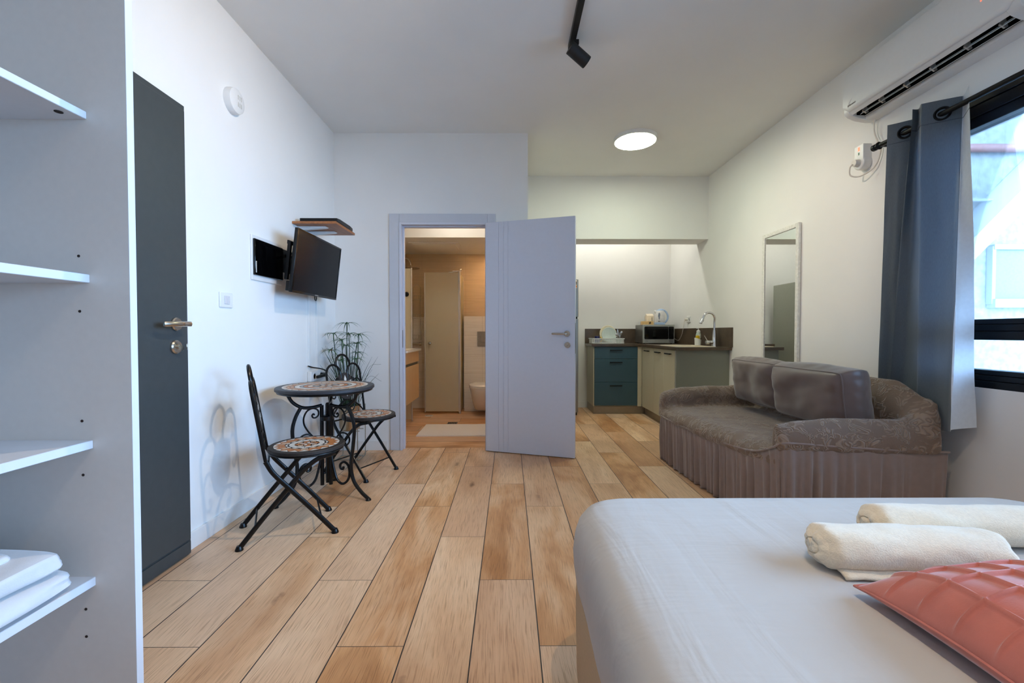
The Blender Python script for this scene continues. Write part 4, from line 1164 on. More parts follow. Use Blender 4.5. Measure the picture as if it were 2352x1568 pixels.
def far_arm(mb):
    pr = [(3.612, 0.36), (3.612, 0.55), (3.630, 0.60), (3.66, 0.625), (3.70, 0.63), (3.75, 0.60), (3.775, 0.54), (3.775, 0.36)]
    rings = []
    for k in range(9):
        t_ = k/8; x = 1.285+(2.175-1.285)*t_
        s_ = (0.78, 0.92, 0.97, 0.985, 1, 1.0, 1.02, 1.04, 1.06)[k]
        rings.append([(x, y+(3.67-y)*(1-s_), 0.36+(z-0.36)*s_) for y, z in pr])
    mb.loft(rings)
def seat(mb):
    rings = []
    for k in range(13):
        v = k/12; y = 2.28+(3.70-2.28)*v
        xf = 1.405+(1.275-1.405)*v - 0.035*math.sin(PI*v)
        cz = 0.018*math.sin(PI*v)
        rings.append([(xf+0.02, y, 0.345), (xf-0.005, y, 0.385), (xf+0.005, y, 0.425), (xf+0.06, y, 0.448+cz), (1.7, y, 0.462+cz), (2.1, y, 0.45), (2.1, y, 0.345)])
    mb.loft(rings)
def back(mb):
    rings = []
    for k in range(15):
        v = k/14; zb_ = 0.38+0.09*(1-min(1.0, v*8)); y = 2.155+(3.80-2.155)*v
        e = min(1.0, v*6.0, (1-v)*7); e = math.sin(e*PI/2)
        zt = 0.66+0.16*e
        th = 0.75+0.25*e
        rings.append([(2.17, y, zb_), (2.178, y, zt-0.08), (2.172, y, zt-0.02), (2.14, y, zt+0.008), (2.10, y, zt-0.02), (2.085-0.03*th, y, zt-0.10), (2.06, y, 0.5), (2.05, y, zb_)])
    mb.loft(rings)
def drape(mb):
    # the cover pulled from the top of the back down on to the near arm
    rings = []
    for k in range(7):
        t_ = k/6; x = 1.97+(2.175-1.97)*t_
        zt = 0.60+0.16*t_**1.4
        rings.append([(x, 2.16-0.01*t_, 0.475), (x, 2.155-0.01*t_, 0.53), (x, 2.19-0.02*t_, zt-0.03), (x, 2.22, zt), (x, 2.26, zt-0.05), (x, 2.28, 0.475)])
    mb.loft(rings)
soft('cover', [near_arm, far_arm, seat, back, drape], M['jacquard'], so, 0.018, 8)
# gathered skirt round the near end, the front and the far end
path = cr([V(p) for p in ((2.205, 2.138, 0.475), (1.95, 2.152, 0.482), (1.70, 2.178, 0.492), (1.50, 2.203, 0.502), (1.405, 2.240, 0.495), (1.378, 2.31, 0.455), (1.362, 2.42, 0.412), (1.345, 2.56, 0.392), (1.318, 2.80, 0.380), (1.285, 3.10, 0.374), (1.268, 3.40, 0.372), (1.262, 3.60, 0.374), (1.275, 3.72, 0.385), (1.33, 3.79, 0.40), (1.6, 3.80, 0.42), (2.2, 3.80, 0.44))], 40)
acc = [0.0]
for a_, b_ in zip(path[:-1], path[1:]): acc.append(acc[-1]+(b_-a_).length)
NP = len(path)-1
def gathers(s_):
    return 0.5*math.sin(s_*78+2.2*noise.noise(V((s_*5, 0, 0)))*3) + 0.35*math.sin(s_*131+1.7*noise.noise(V((s_*9, 3, 0)))*3) + 0.5*noise.noise(V((s_*17, 7, 1)))
def skirt(u, v):
    i = int(round(u*NP)); p = path[i]
    q = path[min(NP, i+1)]-path[max(0, i-1)]
    n_ = V((q.y, -q.x, 0)).normalized()*-1.0
    s_ = acc[i]
    flat = 0.25+0.75*min(1.0, max(0.0, (s_-0.12)/0.25))
    side = 1 if s_ > 0.85 else 0
    amp = (0.0035+0.019*min(1, v*1.8))*flat*(1 if side else 1.0)
    out = n_*(-1)
    z = p.z*(1-v)+0.006*v
    off = 0.026 + 0.016*v + amp*gathers(s_+0.006*math.sin(v*3))
    return V((min(p.x+out.x*off, RW-0.02), p.y+out.y*off, z))
f = MB(); f.grid(skirt, NP, 14); sk = f.build('skirt', M['skirt'], so, smooth=80, solid=0.003)
f = MB(); f.tube([p+V((0, 0, 0.004))+(skirt(i/NP, 0)-p)*V((1, 1, 0)).length*0.5 for i, p in enumerate(path)], 0.006, 8); f.build('welt', M['skirt'], so)

def cushion(label, cy, w, xc, zc, h, t, lean, yaw, seed):
    c = thing('sofa_cushion', label, 'cushion', (xc, cy, zc-h/2), 0, 'back cushions on the sofa')
    nx = V((math.cos(yaw)*math.cos(lean), math.sin(yaw)*math.cos(lean), math.sin(lean)))      # backwards
    ny = V((-math.sin(yaw), math.cos(yaw), 0)); nz = nx.cross(ny)
    C0 = V((xc, cy, zc))
    def pt(a, b, s_):
        """a, b in -1..1 over the face; s_ = -1 front, +1 back"""
        ra, rb = abs(a), abs(b)
        edge = (1-ra**5)*(1-rb**5)
        th = t*(0.60+0.40*max(0.0, edge)**0.6)
        puff = 1-0.035*(ra**3)*(1-rb**2) - 0.03*(rb**3)*(1-ra**2)
        wr = (noise.noise(V((a*1.3+seed, b*1.3, s_)))*0.026 + 0.004*noise.noise(V((a*3.5+seed, b*3, s_*2))))*(1-max(ra, rb)**6) + 0.004*math.sin(b*14+seed)*max(0, ra-0.7)*3*(1-ra**8)
        corner = 1-0.05*(ra*rb)**6
        return C0 + ny*(a*w/2*puff*corner) + nz*(b*h/2*puff*corner - (0.02*(1-ra**2) if b < 0 else 0)*0) + nx*(s_*th/2) + nx*(s_*wr)
    f = MB(); N = 36
    f.grid(lambda u, v: pt(u*2-1, v*2-1, -1), N, N); f.grid(lambda u, v: pt(u*2-1, v*2-1, 1), N, N)
    rim = [(-1+2*k/N, -1) for k in range(N)] + [(1, -1+2*k/N) for k in range(N)] + [(1-2*k/N, 1) for k in range(N)] + [(-1, 1-2*k/N) for k in range(N)]
    def gus(u, v):
        a, b = rim[int(round(u*len(rim))) % len(rim)]
        p = pt(a, b, -1).lerp(pt(a, b, 1), v)
        o_ = (ny*a*w+nz*b*h).normalized()
        k_ = math.sin(PI*v)
        return p + o_*(0.030*k_) + o_*0.005*noise.noise(V((a*5+seed, b*5, v*5)))*k_
    f.grid(gus, len(rim), 12, cu=True)
    body = f.build('cover', M['cushion'], c, smooth=180)
    import bmesh as _b
    bm = _b.new(); bm.from_mesh(body.data); _b.ops.remove_doubles(bm, verts=bm.verts, dist=0.002); _b.ops.recalc_face_normals(bm, faces=bm.faces); bm.to_mesh(body.data); bm.free()
    f = MB(); f.tube([pt(a*1.003, b*1.003, -1)-nx*0.001 for a, b in rim], 0.0045, 7, closed=True); f.build('piping', M['cushion'], c)
    return c
cushion('brown satin back cushion against the far arm of the sofa', 3.284, 0.592, 1.905, 0.708, 0.325, 0.17, 0.12, 0.0, 1.3)
cushion('brown satin back cushion nearest the curtain, its side turned to the window', 2.640, 0.610, 1.882, 0.708, 0.325, 0.25, 0.12, 0.02, 6.1)

# ---------------------------------------------------------------- bed
bd = thing('bed', 'white sheeted double bed with beige base in the foreground', 'bed', (0.91, 0.4, 0))
def rr(x0, x1, y0, y1, r, inset, n=10):
    out = []
    x0 += inset; x1 -= inset; y0 += inset; y1 -= inset; r = max(0.01, r-inset)
    for cx, cy, a0 in ((x1-r, y1-r, 0), (x0+r, y1-r, PI/2), (x0+r, y0+r, PI), (x1-r, y0+r, 1.5*PI)):
        for k in range(n):
            a = a0+PI/2*k/(n-1)
            out.append((cx+r*math.cos(a), cy+r*math.sin(a)))
    return out
BX0, BX1, BY0, BY1 = 0.182, 1.625, -0.68, 1.378
def dens(poly, step=0.03):
    out = []
    for i in range(len(poly)):
        a_, b_ = V((*poly[i], 0)), V((*poly[(i+1) % len(poly)], 0))
        k = max(1, int((b_-a_).length/step)) if (b_-a_).length > 0.1 else 1
        out += [(a_.lerp(b_, j/k).x, a_.lerp(b_, j/k).y) for j in range(k)]
    return out
base = dens(rr(0, 1, 0, 1, 0.0101, 0))
def bring(inset, z, wob=0.0):
    r_ = 0.17
    P_ = []
    ref = rr(BX0, BX1, BY0, BY1, r_, 0)
    cur = rr(BX0, BX1, BY0, BY1, r_, inset)
    for i in range(len(ref)):
        a_, b_ = V((*ref[i], 0)), V((*ref[(i+1) % len(ref)], 0)); c_, d_ = V((*cur[i], 0)), V((*cur[(i+1) % len(ref)], 0))
        k = int((b_-a_).length/0.03) if (b_-a_).length > 0.1 else 1
        for j in range(max(1, k)):
            q = c_.lerp(d_, j/max(1, k))
            n1 = noise.noise(V((q.x*6, q.y*6, z*9)))
            P_.append((q.x+wob*n1, q.y+wob*noise.noise(V((q.y*7, q.x*5, z*8))), z))
    return P_
prof = [(0.030, 0.330, 0), (0.010, 0.352, 0.003), (0.008, 0.366, 0.006), (0.002, 0.41, 0.007), (0.0, 0.46, 0.006), (0.004, 0.505, 0.004), (0.014, 0.538, 0.002), (0.032, 0.561, 0.001), (0.06, 0.573, 0), (0.11, 0.579, 0)]
f = MB()
rings = [bring(i_, z_, w_) for i_, z_, w_ in prof]
for i_ in (0.2, 0.3, 0.42, 0.55, 0.7):
    rings.append(bring(i_, 0.580, 0) if i_ < 0.69 else bring(0.69, 0.580, 0))
f.loft(rings)
f.build('fitted_sheet', M['sheet'], bd, smooth=60)
f = MB()
f.loft([[(x, y, z) for x, y in rr(0.190, 1.612, -0.67, 1.362, 0.14, i_)] for z, i_ in ((0.03, 0.010), (0.10, 0.004), (0.30, 0.0), (0.36, 0.002))])
f.build('base', M['bedbase'], bd, smooth=50)
for x, y in ((0.33, 1.22), (1.48, 1.22), (0.33, -0.55), (1.48, -0.55)):
    f = MB(); f.cyl((x, y, 0), (x, y, 0.04), 0.03, n=16); f.build('leg', M['black'], bd)

def towel(label, x0, x1, y, r, zflat, seed, skew=0.0, flap=True):
    t = thing('rolled_towel', label, 'towel', ((x0+x1)/2, y, 0.581), 0, 'rolled cream towels on the bed')
    f = MB(); NL, NA = 44, 40
    def pt(u, v):
        a = 2*PI*v
        x = x0+(x1-x0)*u
        e = min(u, 1-u)/0.06
        rad = r*(1 if e >= 1 else math.sqrt(max(0.02, 1-(1-e)**2))*0.35+0.65)
        ny, nz = math.cos(a), math.sin(a)
        k = 1 + 0.10*noise.noise(V((u*4+seed, ny*1.3, nz*1.3))) + 0.035*noise.noise(V((u*12+seed, ny*4, nz*4)))
        k += 0.05*math.exp(-((a-0.9)/0.12)**2)
        return V((x+0.012*noise.noise(V((seed, ny*2, nz*2)))*(1 if u < .5 else -1), y+skew*(u-0.5)+ny*rad*1.28*k, 0.5815+r*zflat + nz*rad*zflat*min(k, 1.0 if nz < 0 else 9)))
    f.grid(pt, NL, NA, cv=True)
    for u in (0, 1):
        ring = [pt(u, j/NA) for j in range(NA)]; c_ = sum(ring, V())/NA
        prev = ring
        rings_ = [ring]
        for s_, dx in ((0.9, 0.006), (0.75, 0.010), (0.55, 0.011), (0.50, 0.006), (0.44, 0.012), (0.2, 0.013), (0.05, 0.013)):
            rings_.append([c_+(p-c_)*s_+V(((-dx if u == 0 else dx), 0, 0)) for p in ring])
        f.loft(rings_, cap0=False)
    f.build('roll', M['towel'], t, smooth=75)
    if flap:
        f = MB()
        def fl(u, v):
            x = x0+0.015+(x1-x0)*0.97*u
            yy = y+skew*(u-0.5)-r*1.28*(0.55+0.62*v)*(1-0.2*u)
            return V((x, yy, 0.5835+0.012*(1-v)+0.004*noise.noise(V((u*9, v*3, seed)))+0.003))
        f.grid(fl, 30, 6); f.build('loose_edge', M['towel'], t, smooth=75, solid=0.005)
    return t
towel('cream rolled towel lying behind the coral cushion', 0.660, 1.012, 0.905, 0.042, 1.02, 1.7, -0.03)
towel('cream rolled towel lying farther back on the bed, cut by the frame edge', 0.862, 1.26, 1.015, 0.042, 1.02, 5.2, -0.02, flap=False)

cc = thing('throw_cushion', 'coral velvet throw cushion with raised grid seams on the bed', 'cushion', (0.87, 0.60, 0.581))
CX0, CX1, CY0, CY1 = 0.655, 1.105, 0.362, 0.812
NG = 210
def cush(u, v, top):
    a, b = u*2-1, v*2-1
    ra, rb = abs(a), abs(b)
    bow = 1-0.075*(ra**2)*(1-rb**2)*0 
    x = (CX0+CX1)/2 + a*(CX1-CX0)/2*(1-0.055*(1-rb**2)*ra**2*1.0)
    y = (CY0+CY1)/2 + b*(CY1-CY0)/2*(1-0.055*(1-ra**2)*rb**2*1.0)
    th = max(0.0, (1-ra**2.4)*(1-rb**2.4))**0.55
    hgt = 0.066*th
    mid = 0.581+0.050 - 0.016*(ra*rb)**2 
    mid -= 0.030*max(0, 1-th)*0.6
    if top:
        cell = 8.0
        wa = u*cell+0.05*noise.noise(V((u*5, v*5, 1))); wb = v*cell+0.05*noise.noise(V((u*5, v*5, 4)))
        d1 = abs(wa-round(wa)); d2 = abs(wb-round(wb))
        ridge = max(math.exp(-(d1/0.045)**2), math.exp(-(d2/0.045)**2))
        pil = (1-min(1, (d1-0.5)**2*4))*(1-min(1, (d2-0.5)**2*4))
        pil = math.cos(PI*(0.5-min(d1, 0.5)))*math.cos(PI*(0.5-min(d2, 0.5)))
        e = min(1, min(u, 1-u, v, 1-v)*30)
        return V((x, y, mid+hgt*1.05+(0.0085*ridge+0.0015*pil+0.006*noise.noise(V((u*4, v*4, 9))))*e))
    return V((x, y, max(0.5815, mid-hgt*1.0)))
f = MB(); f.grid(lambda u, v: cush(u, v, True), NG, NG); f.grid(lambda u, v: cush(u, v, False), NG, NG)
o = f.build('cover', M['coral'], cc, smooth=180)
bm = bmesh.new(); bm.from_mesh(o.data); bmesh.ops.remove_doubles(bm, verts=bm.verts, dist=0.0008); bmesh.ops.recalc_face_normals(bm, faces=bm.faces); bm.to_mesh(o.data); bm.free()
ed = [cush(k/40, 0, False) for k in range(40)]+[cush(1, k/40, False) for k in range(40)]+[cush(1-k/40, 1, False) for k in range(40)]+[cush(0, 1-k/40, False) for k in range(40)]
f = MB(); f.tube([p+V((0, 0, 0.002)) for p in ed], 0.0030, 6, closed=True); f.build('edge_seam', M['coral'], cc)

# ---------------------------------------------------------------- kitchen
fr = thing('refrigerator', 'tall grey two-door refrigerator mostly hidden behind the open door', 'refrigerator', (0.57, 5.78, 0))
FX0, FX1, FY, FZ = 0.28, 0.865, 5.46, 1.745
f = MB(); f.box(FX0, FX1, FY+0.06, 6.12, 0.03, FZ-0.01); f.build('body', simple('grey_fridge_side', (150, 152, 140), 0.45, var=0.02), fr, bevel=0.006)
f = MB(); f.box(FX0, FX1, FY, FY+0.055, 1.272, FZ); f.build('freezer_door', M['steel'], fr, bevel=0.008)
f = MB(); f.box(FX0, FX1, FY, FY+0.055, 0.07, 1.250); f.build('door', M['steel'], fr, bevel=0.008)
f = MB(); f.box(FX0+0.02, FX1-0.012, FY+0.01, FY+0.05, 1.250, 1.272); f.box(FX0+0.01, FX1-0.01, FY+0.03, FY+0.08, 0.03, 0.07); f.build('gap_seal', M['black'], fr)
for x in (FX0+0.05, FX1-0.05):
    for y in (FY+0.08, 6.06):
        f = MB(); f.cyl((x, y, 0), (x, y, 0.035), 0.02, n=12); f.build('foot', M['black'], fr)
mg = thing('fridge_magnet', 'small orange and black picture magnet on the freezer door', 'magnet', (0.83, FY-0.002, 1.69))
f = MB(); f.box(0.80, 0.846, FY-0.003, FY, 1.635, 1.735); f.build('card', M['peach'], mg)
f = MB(); f.box(0.802, 0.842, FY-0.0036, FY-0.003, 1.675, 1.715); f.build('dark_patch', M['ink'], mg)
f = MB(); f.box(0.802, 0.844, FY-0.0036, FY-0.003, 1.640, 1.668); f.build('orange_patch', M['orange'], mg)

def bar_handle(mb, c, along, out, L):
    c, along, out = V(c), V(along), V(out)
    mb.obox(c+out*0.022, along*(L/2), out*0.005, V((0, 0, 0.007)))
    for s in (-1, 1): mb.obox(c+along*(s*(L/2-0.012))+out*0.011, along*0.005, out*0.011, V((0, 0, 0.005)))
KF, KX0, KX1 = 5.74, 1.112, 1.70
dc = thing('drawer_cabinet', 'kitchen base cabinet with three teal drawer fronts', 'cabinet', (1.41, 5.99, 0))
f = MB(); f.box(KX0, KX1+0.05, KF+0.02, 6.225, 0.10, 0.893); f.build('carcass', M['cream'], dc, bevel=0.001, seg=1)
f = MB(); f.box(KX0+0.004, KX1+0.105, KF+0.012, 6.225, 0, 0.10); f.build('plinth', M['plinth'], dc, smooth=0)
for z0, z1 in ((0.732, 0.889), (0.423, 0.729), (0.112, 0.420)):
    f = MB(); f.box(KX0+0.014, KX1-0.006, KF, KF+0.0195, z0, z1)
    dr = f.build('drawer', M['teal'], dc, bevel=0.0015, seg=1)
    f = MB(); bar_handle(f, ((KX0+KX1)/2, KF, z1-0.045), (1, 0, 0), (0, -1, 0), 0.165); f.build('handle', M['black'], dr, bevel=0.001)
f = MB(); f.box(KX1-0.003, 1.752, KF+0.004, KF+0.0195, 0.10, 0.889); f.build('filler_strip', M['cream'], dc, smooth=0)
sc_ = thing('sink_cabinet', 'cream sink cabinet with three doors and an end panel toned darker for its shade', 'cabinet', (2.0, 5.1, 0))
SXF = 1.752
f = MB(); f.box(SXF+0.002, RW-0.002, 4.55, 4.568, 0.0, 0.893); f.build('end_panel', M['panel'], sc_, smooth=0)
f = MB(); f.box(SXF+0.02, RW-0.004, 4.568, KF-0.002, 0.10, 0.118); f.box(SXF+0.022, SXF+0.03, 4.568, KF, 0.118, 0.893); f.build('carcass', M['cream'], sc_, smooth=0)
f = MB(); f.box(SXF+0.045, SXF+0.06, 4.568, KF-0.002, 0, 0.10); f.build('plinth', M['plinth'], sc_, smooth=0)
for y0, y1 in ((4.600, 4.932), (4.936, 5.268), (5.272, 5.736)):
    f = MB(); f.box(SXF, SXF+0.0195, y0, y1, 0.104, 0.889)
    dr = f.build('door', M['cream'], sc_, bevel=0.0015, seg=1)
    f = MB(); bar_handle(f, (SXF, (y0+y1)/2, 0.845), (0, 1, 0), (-1, 0, 0), 0.16); f.build('handle', M['black'], dr, bevel=0.001)
f = MB(); f.box(SXF+0.001, SXF+0.02, 4.568, 4.597, 0.10, 0.889); f.build('corner_post', M['alu'], sc_, smooth=0)
# worktop with a cut-out for the sink, and the upstand
f = MB(); zz0, zz1 = 0.894, 0.925
f.box(1.082, RW, 5.715, YK, zz0, zz1)
f.box(1.728, 1.80, 4.50, 5.715, zz0, zz1); f.box(2.155, RW, 4.50, 5.715, zz0, zz1)
f.box(1.80, 2.155, 4.50, 4.575, zz0, zz1); f.box(1.80, 2.155, 5.15, 5.715, zz0, zz1)
tag(f.build('worktop', M['stone'], loc=(1.7, 5.5, zz0), smooth=0), 'dark brown stone L-shaped kitchen worktop', 'worktop')
f = MB(); f.box(1.082, RW-0.012, YK-0.012, YK, zz1, 1.131); f.box(RW-0.012, RW, 4.482, YK, zz1, 1.131)
tag(f.build('splashback', M['stone'], loc=(1.7, 6.2, zz1), smooth=0), 'low dark brown stone upstand around the kitchen worktop', 'splashback')
sk_ = thing('kitchen_sink', 'pale beige sink set into the dark worktop', 'sink', (1.98, 4.86, 0.90))
f = MB()
ox = [(1.785, 4.562), (2.17, 4.562), (2.17, 5.165), (1.785, 5.165)]
def rrz(x0, x1, y0, y1, r, z): return [(x, y, z) for x, y in rr(x0, x1, y0, y1, r, 0, 6)]
f.loft([rrz(1.785, 2.17, 4.562, 5.165, 0.03, 0.9252), rrz(1.787, 2.168, 4.564, 5.163, 0.03, 0.9315), rrz(1.815, 2.14, 4.59, 5.135, 0.04, 0.9315), rrz(1.82, 2.135, 4.595, 5.13, 0.04, 0.925), rrz(1.83, 2.125, 4.605, 5.12, 0.04, 0.78), rrz(1.86, 2.10, 4.64, 5.09, 0.04, 0.765)], cap0=False)
f.build('basin', M['beige'], sk_, smooth=40)
f = MB(); f.lathe([(0.03, 0.7655), (0.028, 0.768), (0.01, 0.767), (0, 0.767)], (1.98, 4.86, 0), n=20); f.build('drain', M['steel'], sk_)
fa = thing('kitchen_tap', 'tall chrome gooseneck tap beside the kitchen sink', 'tap', (2.215, 4.69, 0.925))
TX, TY = 2.215, 4.69
f = MB(); f.lathe([(0.030, 0.9255), (0.030, 0.932), (0.026, 0.94), (0.020, 1.06), (0.0165, 1.10), (0.0165, 1.105)], (TX, TY, 0), n=28); f.build('body', M['chrome'], fa)
f = MB()
neck = [(TX, TY, 1.10), (TX, TY, 1.19)]+[(TX-0.065+0.065*math.cos(a), TY-0.01+0.0*a, 1.215+0.078*math.sin(a)) for a in [PI*k/12 for k in range(1, 11)]]
f.tube(cr(neck, 4), 0.0125, 14); e0 = V(neck[-1]); dd = (V(neck[-1])-V(neck[-2])).normalized(); dd = (dd+V((-0.35, 0, -1))).normalized()
f.build('spout', M['chrome'], fa)
f = MB(); f.tube([e0-dd*0.01, e0+dd*0.03, e0+dd*0.085], [0.0145, 0.0160, 0.0165], 16); f.build('spray_head', M['chrome'], fa)
f = MB(); f.obox(e0+dd*0.06+V((0.016, -0.004, 0.002)), dd*0.014, (0.003, 0, 0.002), (0, 0.006, 0)); f.build('spray_button', M['black'], fa)
f = MB(); f.tube([(TX-0.01, TY, 0.972), (TX-0.052, TY, 0.972)], 0.0195, n=20); f.tube([(TX-0.056, TY, 0.972), (TX-0.092, TY, 0.972)], 0.0205, n=20)
f.tube([(TX-0.074, TY, 0.988), (TX-0.105, TY+0.01, 1.045)], 0.0035, 8); f.build('lever', M['chrome'], fa)
# soap bottle, sponge holder and sponge
so_ = thing('soap_bottle', 'pump soap bottle with dark liquid on the sink edge', 'bottle', (2.205, 5.07, 0.932))
bx, by, bz = 2.215, 5.09, 0.9255
f = MB(); f.lathe([(0.028, 0), (0.029, 0.004), (0.029, 0.085)], (bx, by, bz), n=24); f.build('liquid', M['darkliquid'], so_)
f = MB(); f.lathe([(0.029, 0.085), (0.029, 0.125), (0.022, 0.15), (0.018, 0.158)], (bx, by, bz), n=24); f.build('bottle', M['clearplastic'], so_)
f = MB(); f.lathe([(0.021, 0.155), (0.021, 0.172), (0.008, 0.182), (0.005, 0.185), (0.005, 0.21), (0, 0.21)], (bx, by, bz), n=20); f.tube([(bx, by, bz+0.205), (bx-0.03, by-0.02, bz+0.203)], 0.005, 8); f.build('pump', M['white'], so_)
sh_ = thing('sponge_holder', 'white plastic sponge cup beside the soap bottle', 'cup', (2.15, 4.90, 0.932))
hx_, hy_, hz_ = 2.14, 4.93, 0.9318
f = MB()
ringsh = []
for r_, z_ in ((0.030, 0), (0.034, 0.004), (0.037, 0.07), (0.038, 0.075), (0.035, 0.075), (0.034, 0.07), (0.031, 0.008)):
    ringsh.append([(hx_+r_*math.cos(a), hy_+r_*math.sin(a), hz_+z_*(1+0.16*(-math.cos(a)) if z_ > 0.05 else 1)) for a in [2*PI*k/24 for k in range(24)]])
f.loft(ringsh); f.build('cup', M['white'], sh_)
f = MB()
def spg(u, v):
    a, b = 2*PI*u, PI*(v-0.5)
    p = lambda w_, e: math.copysign(abs(w_)**e, w_)
    return V((hx_+0.025*p(math.cos(b), 0.4)*p(math.cos(a), 0.5), hy_+0.016*p(math.cos(b), 0.4)*p(math.sin(a), 0.5), hz_+0.068+0.045*p(math.sin(b), 0.5)))
f.grid(spg, 24, 14, cu=True)
tag(f.build('sponge', M['sponge'], loc=(hx_, hy_, hz_+0.07), smooth=60), 'yellow sponge standing in the white plastic cup', 'sponge')
f = MB(); f.tube([(hx_+0.028, hy_-0.006, hz_+0.03), (hx_+0.012, hy_-0.02, hz_+0.118)], 0.003, 8)
f.obox((hx_+0.010, hy_-0.021, hz_+0.118), (0.008, 0, 0.002), (0, 0.004, 0), (0, 0, 0.004))
tag(f.build('dish_brush', M['white'], loc=(hx_, hy_, hz_+0.03)), 'thin white brush leaning in the sponge cup', 'brush')
# microwave oven and what stands on it
mw = thing('microwave_oven', 'silver microwave oven with black glass door in the worktop corner', 'microwave', (2.0, 6.02, 0.925))
WX0, WX1, WYF, WZ, WZT = 1.798, 2.228, 5.86, 0.934, 1.183
f = MB(); f.box(WX0, WX1, WYF+0.012, 6.205, WZ, WZT); f.build('case', M['steel'], mw, bevel=0.004)
f = MB(); f.box(WX0, WX1, WYF, WYF+0.0125, WZ, WZT); f.build('front', simple('silver_front', (168, 170, 166), 0.35, metal=0.5, var=0.02), mw, bevel=0.004)
f = MB(); f.prism([(x, z) for x, z in rr(WX0+0.022, 2.144, 0.988, 1.158, 0.014, 0, 5)], lambda x, z, h: (x, h, z), WYF-0.003, WYF); f.build('door_glass', M['gloss'], mw)
f = MB(); f.prism([(x, z) for x, z in rr(2.147, 2.216, 0.988, 1.158, 0.012, 0, 5)], lambda x, z, h: (x, h, z), WYF-0.003, WYF); f.build('control_panel', M['gloss'], mw)
f = MB(); f.box(2.155, 2.208, WYF-0.003, WYF, 0.945, 0.978); f.build('open_button', M['steel'], mw, bevel=0.002)
text('maker_name', 'TOSHIBA', 0.0105, M['ink'], mw, (WX0+0.05, WYF-0.0005, 0.961), rotm((1, 0, 0), (0, 0, 1)))
f = MB()
for i_ in range(6):
    for j_ in range(5): f.box(WX0-0.0006, WX0+0.001, 5.93+i_*0.03, 5.938+i_*0.03, 0.955+j_*0.016, 0.963+j_*0.016)
f.build('side_vent', M['black'], mw)
for x in (WX0+0.03, WX1-0.03):
    for y in (WYF+0.04, 6.17):
        f = MB(); f.cyl((x, y, 0.925), (x, y, 0.936), 0.012, n=12); f.build('foot', M['black'], mw)
ke = thing('kettle', 'white electric kettle with pale blue handle on the microwave', 'kettle', (2.095, 6.03, 1.183))
KX, KY, KZ = 2.085, 6.03, 1.1835
f = MB(); f.lathe([(0.072, 0), (0.074, 0.006), (0.074, 0.016), (0.068, 0.020)], (KX, KY, KZ), n=32); f.build('power_base', M['paleblue'], ke)
f = MB(); f.lathe([(0.066, 0.021), (0.068, 0.024), (0.067, 0.034)], (KX, KY, KZ), n=32); f.build('foot_ring', M['paleblue'], ke)
f = MB(); f.lathe([(0.066, 0.034), (0.069, 0.06), (0.068, 0.11), (0.062, 0.16), (0.055, 0.190), (0.050, 0.196)], (KX, KY, KZ), n=36)
f.tube([(KX-0.045, KY, KZ+0.172), (KX-0.078, KY, KZ+0.196)], [0.028, 0.010], 12); f.build('jug', M['kettle'], ke)
f = MB(); f.lathe([(0.052, 0.196), (0.050, 0.204), (0.02, 0.210), (0, 0.211)], (KX, KY, KZ), n=32)
f.build('lid', M['paleblue'], ke)
f = MB(); f.tube(cr([(KX-0.02, KY, KZ+0.207), (KX+0.03, KY, KZ+0.209), (KX+0.075, KY, KZ+0.19), (KX+0.108, KY, KZ+0.14), (KX+0.110, KY, KZ+0.09), (KX+0.09, KY, KZ+0.05), (KX+0.060, KY, KZ+0.026)], 8), 0.0125, 12, flat=0.9); f.build('handle', M['paleblue'], ke)
f = MB(); f.prism([(KX-0.030+0.010*math.cos(a)*(1.25 if math.sin(a) > 0 else 0.7), KZ+0.118+0.048*math.sin(a)) for a in [2*PI*k/24 for k in range(24)]], lambda x, z, h: (x, h, z), KY-0.0685, KY-0.055); f.build('water_gauge', simple('grey_gauge', (120, 130, 150), 0.3), ke)
f = MB(); f.box(KX-0.043, KX-0.018, KY-0.0675, KY-0.05, KZ+0.047, KZ+0.053); f.build('maker_mark', M['ink'], ke)
f = MB(); f.obox((KX+0.088, KY, KZ+0.186), (0.012, 0, -0.010), (0, 0.006, 0), (0.002, 0, 0.002)); f.build('switch', M['ink'], ke)
bx_ = thing('tea_box', 'low tan card box with dark print on the microwave', 'box', (1.885, 6.0, 1.183))
f = MB(); f.box(1.822, 1.975, 5.96, 6.04, 1.1832, 1.232); f.build('carton', M['card'], bx_, bevel=0.0015)
f = MB()
for k, (dx, dz) in enumerate(((0.105, 0.020), (0.112, 0.026), (0.12, 0.022), (0.126, 0.028))): f.box(1.808+dx, 1.811+dx+0.003, 5.9592, 5.96, 1.1832+dz-0.012, 1.1832+dz+0.016)
f.build('print', M['ink'], bx_)
ct = thing('sugar_carton', 'pale peach carton with upright dark lettering on the microwave', 'carton', (1.955, 6.12, 1.183))
f = MB(); f.box(1.915, 2.018, 6.07, 6.15, 1.1832, 1.312); f.prism([(6.07, 1.312), (6.15, 1.312), (6.11, 1.340)], lambda y, z, h: (h, y, z), 1.918, 2.015); f.build('carton', M['peach'], ct, bevel=0.0015)
text('print', 'COFFEE', 0.016, M['ink'], ct, (1.990, 6.0695, 1.262), rotm((0, 0, 1), (-1, 0, 0)))
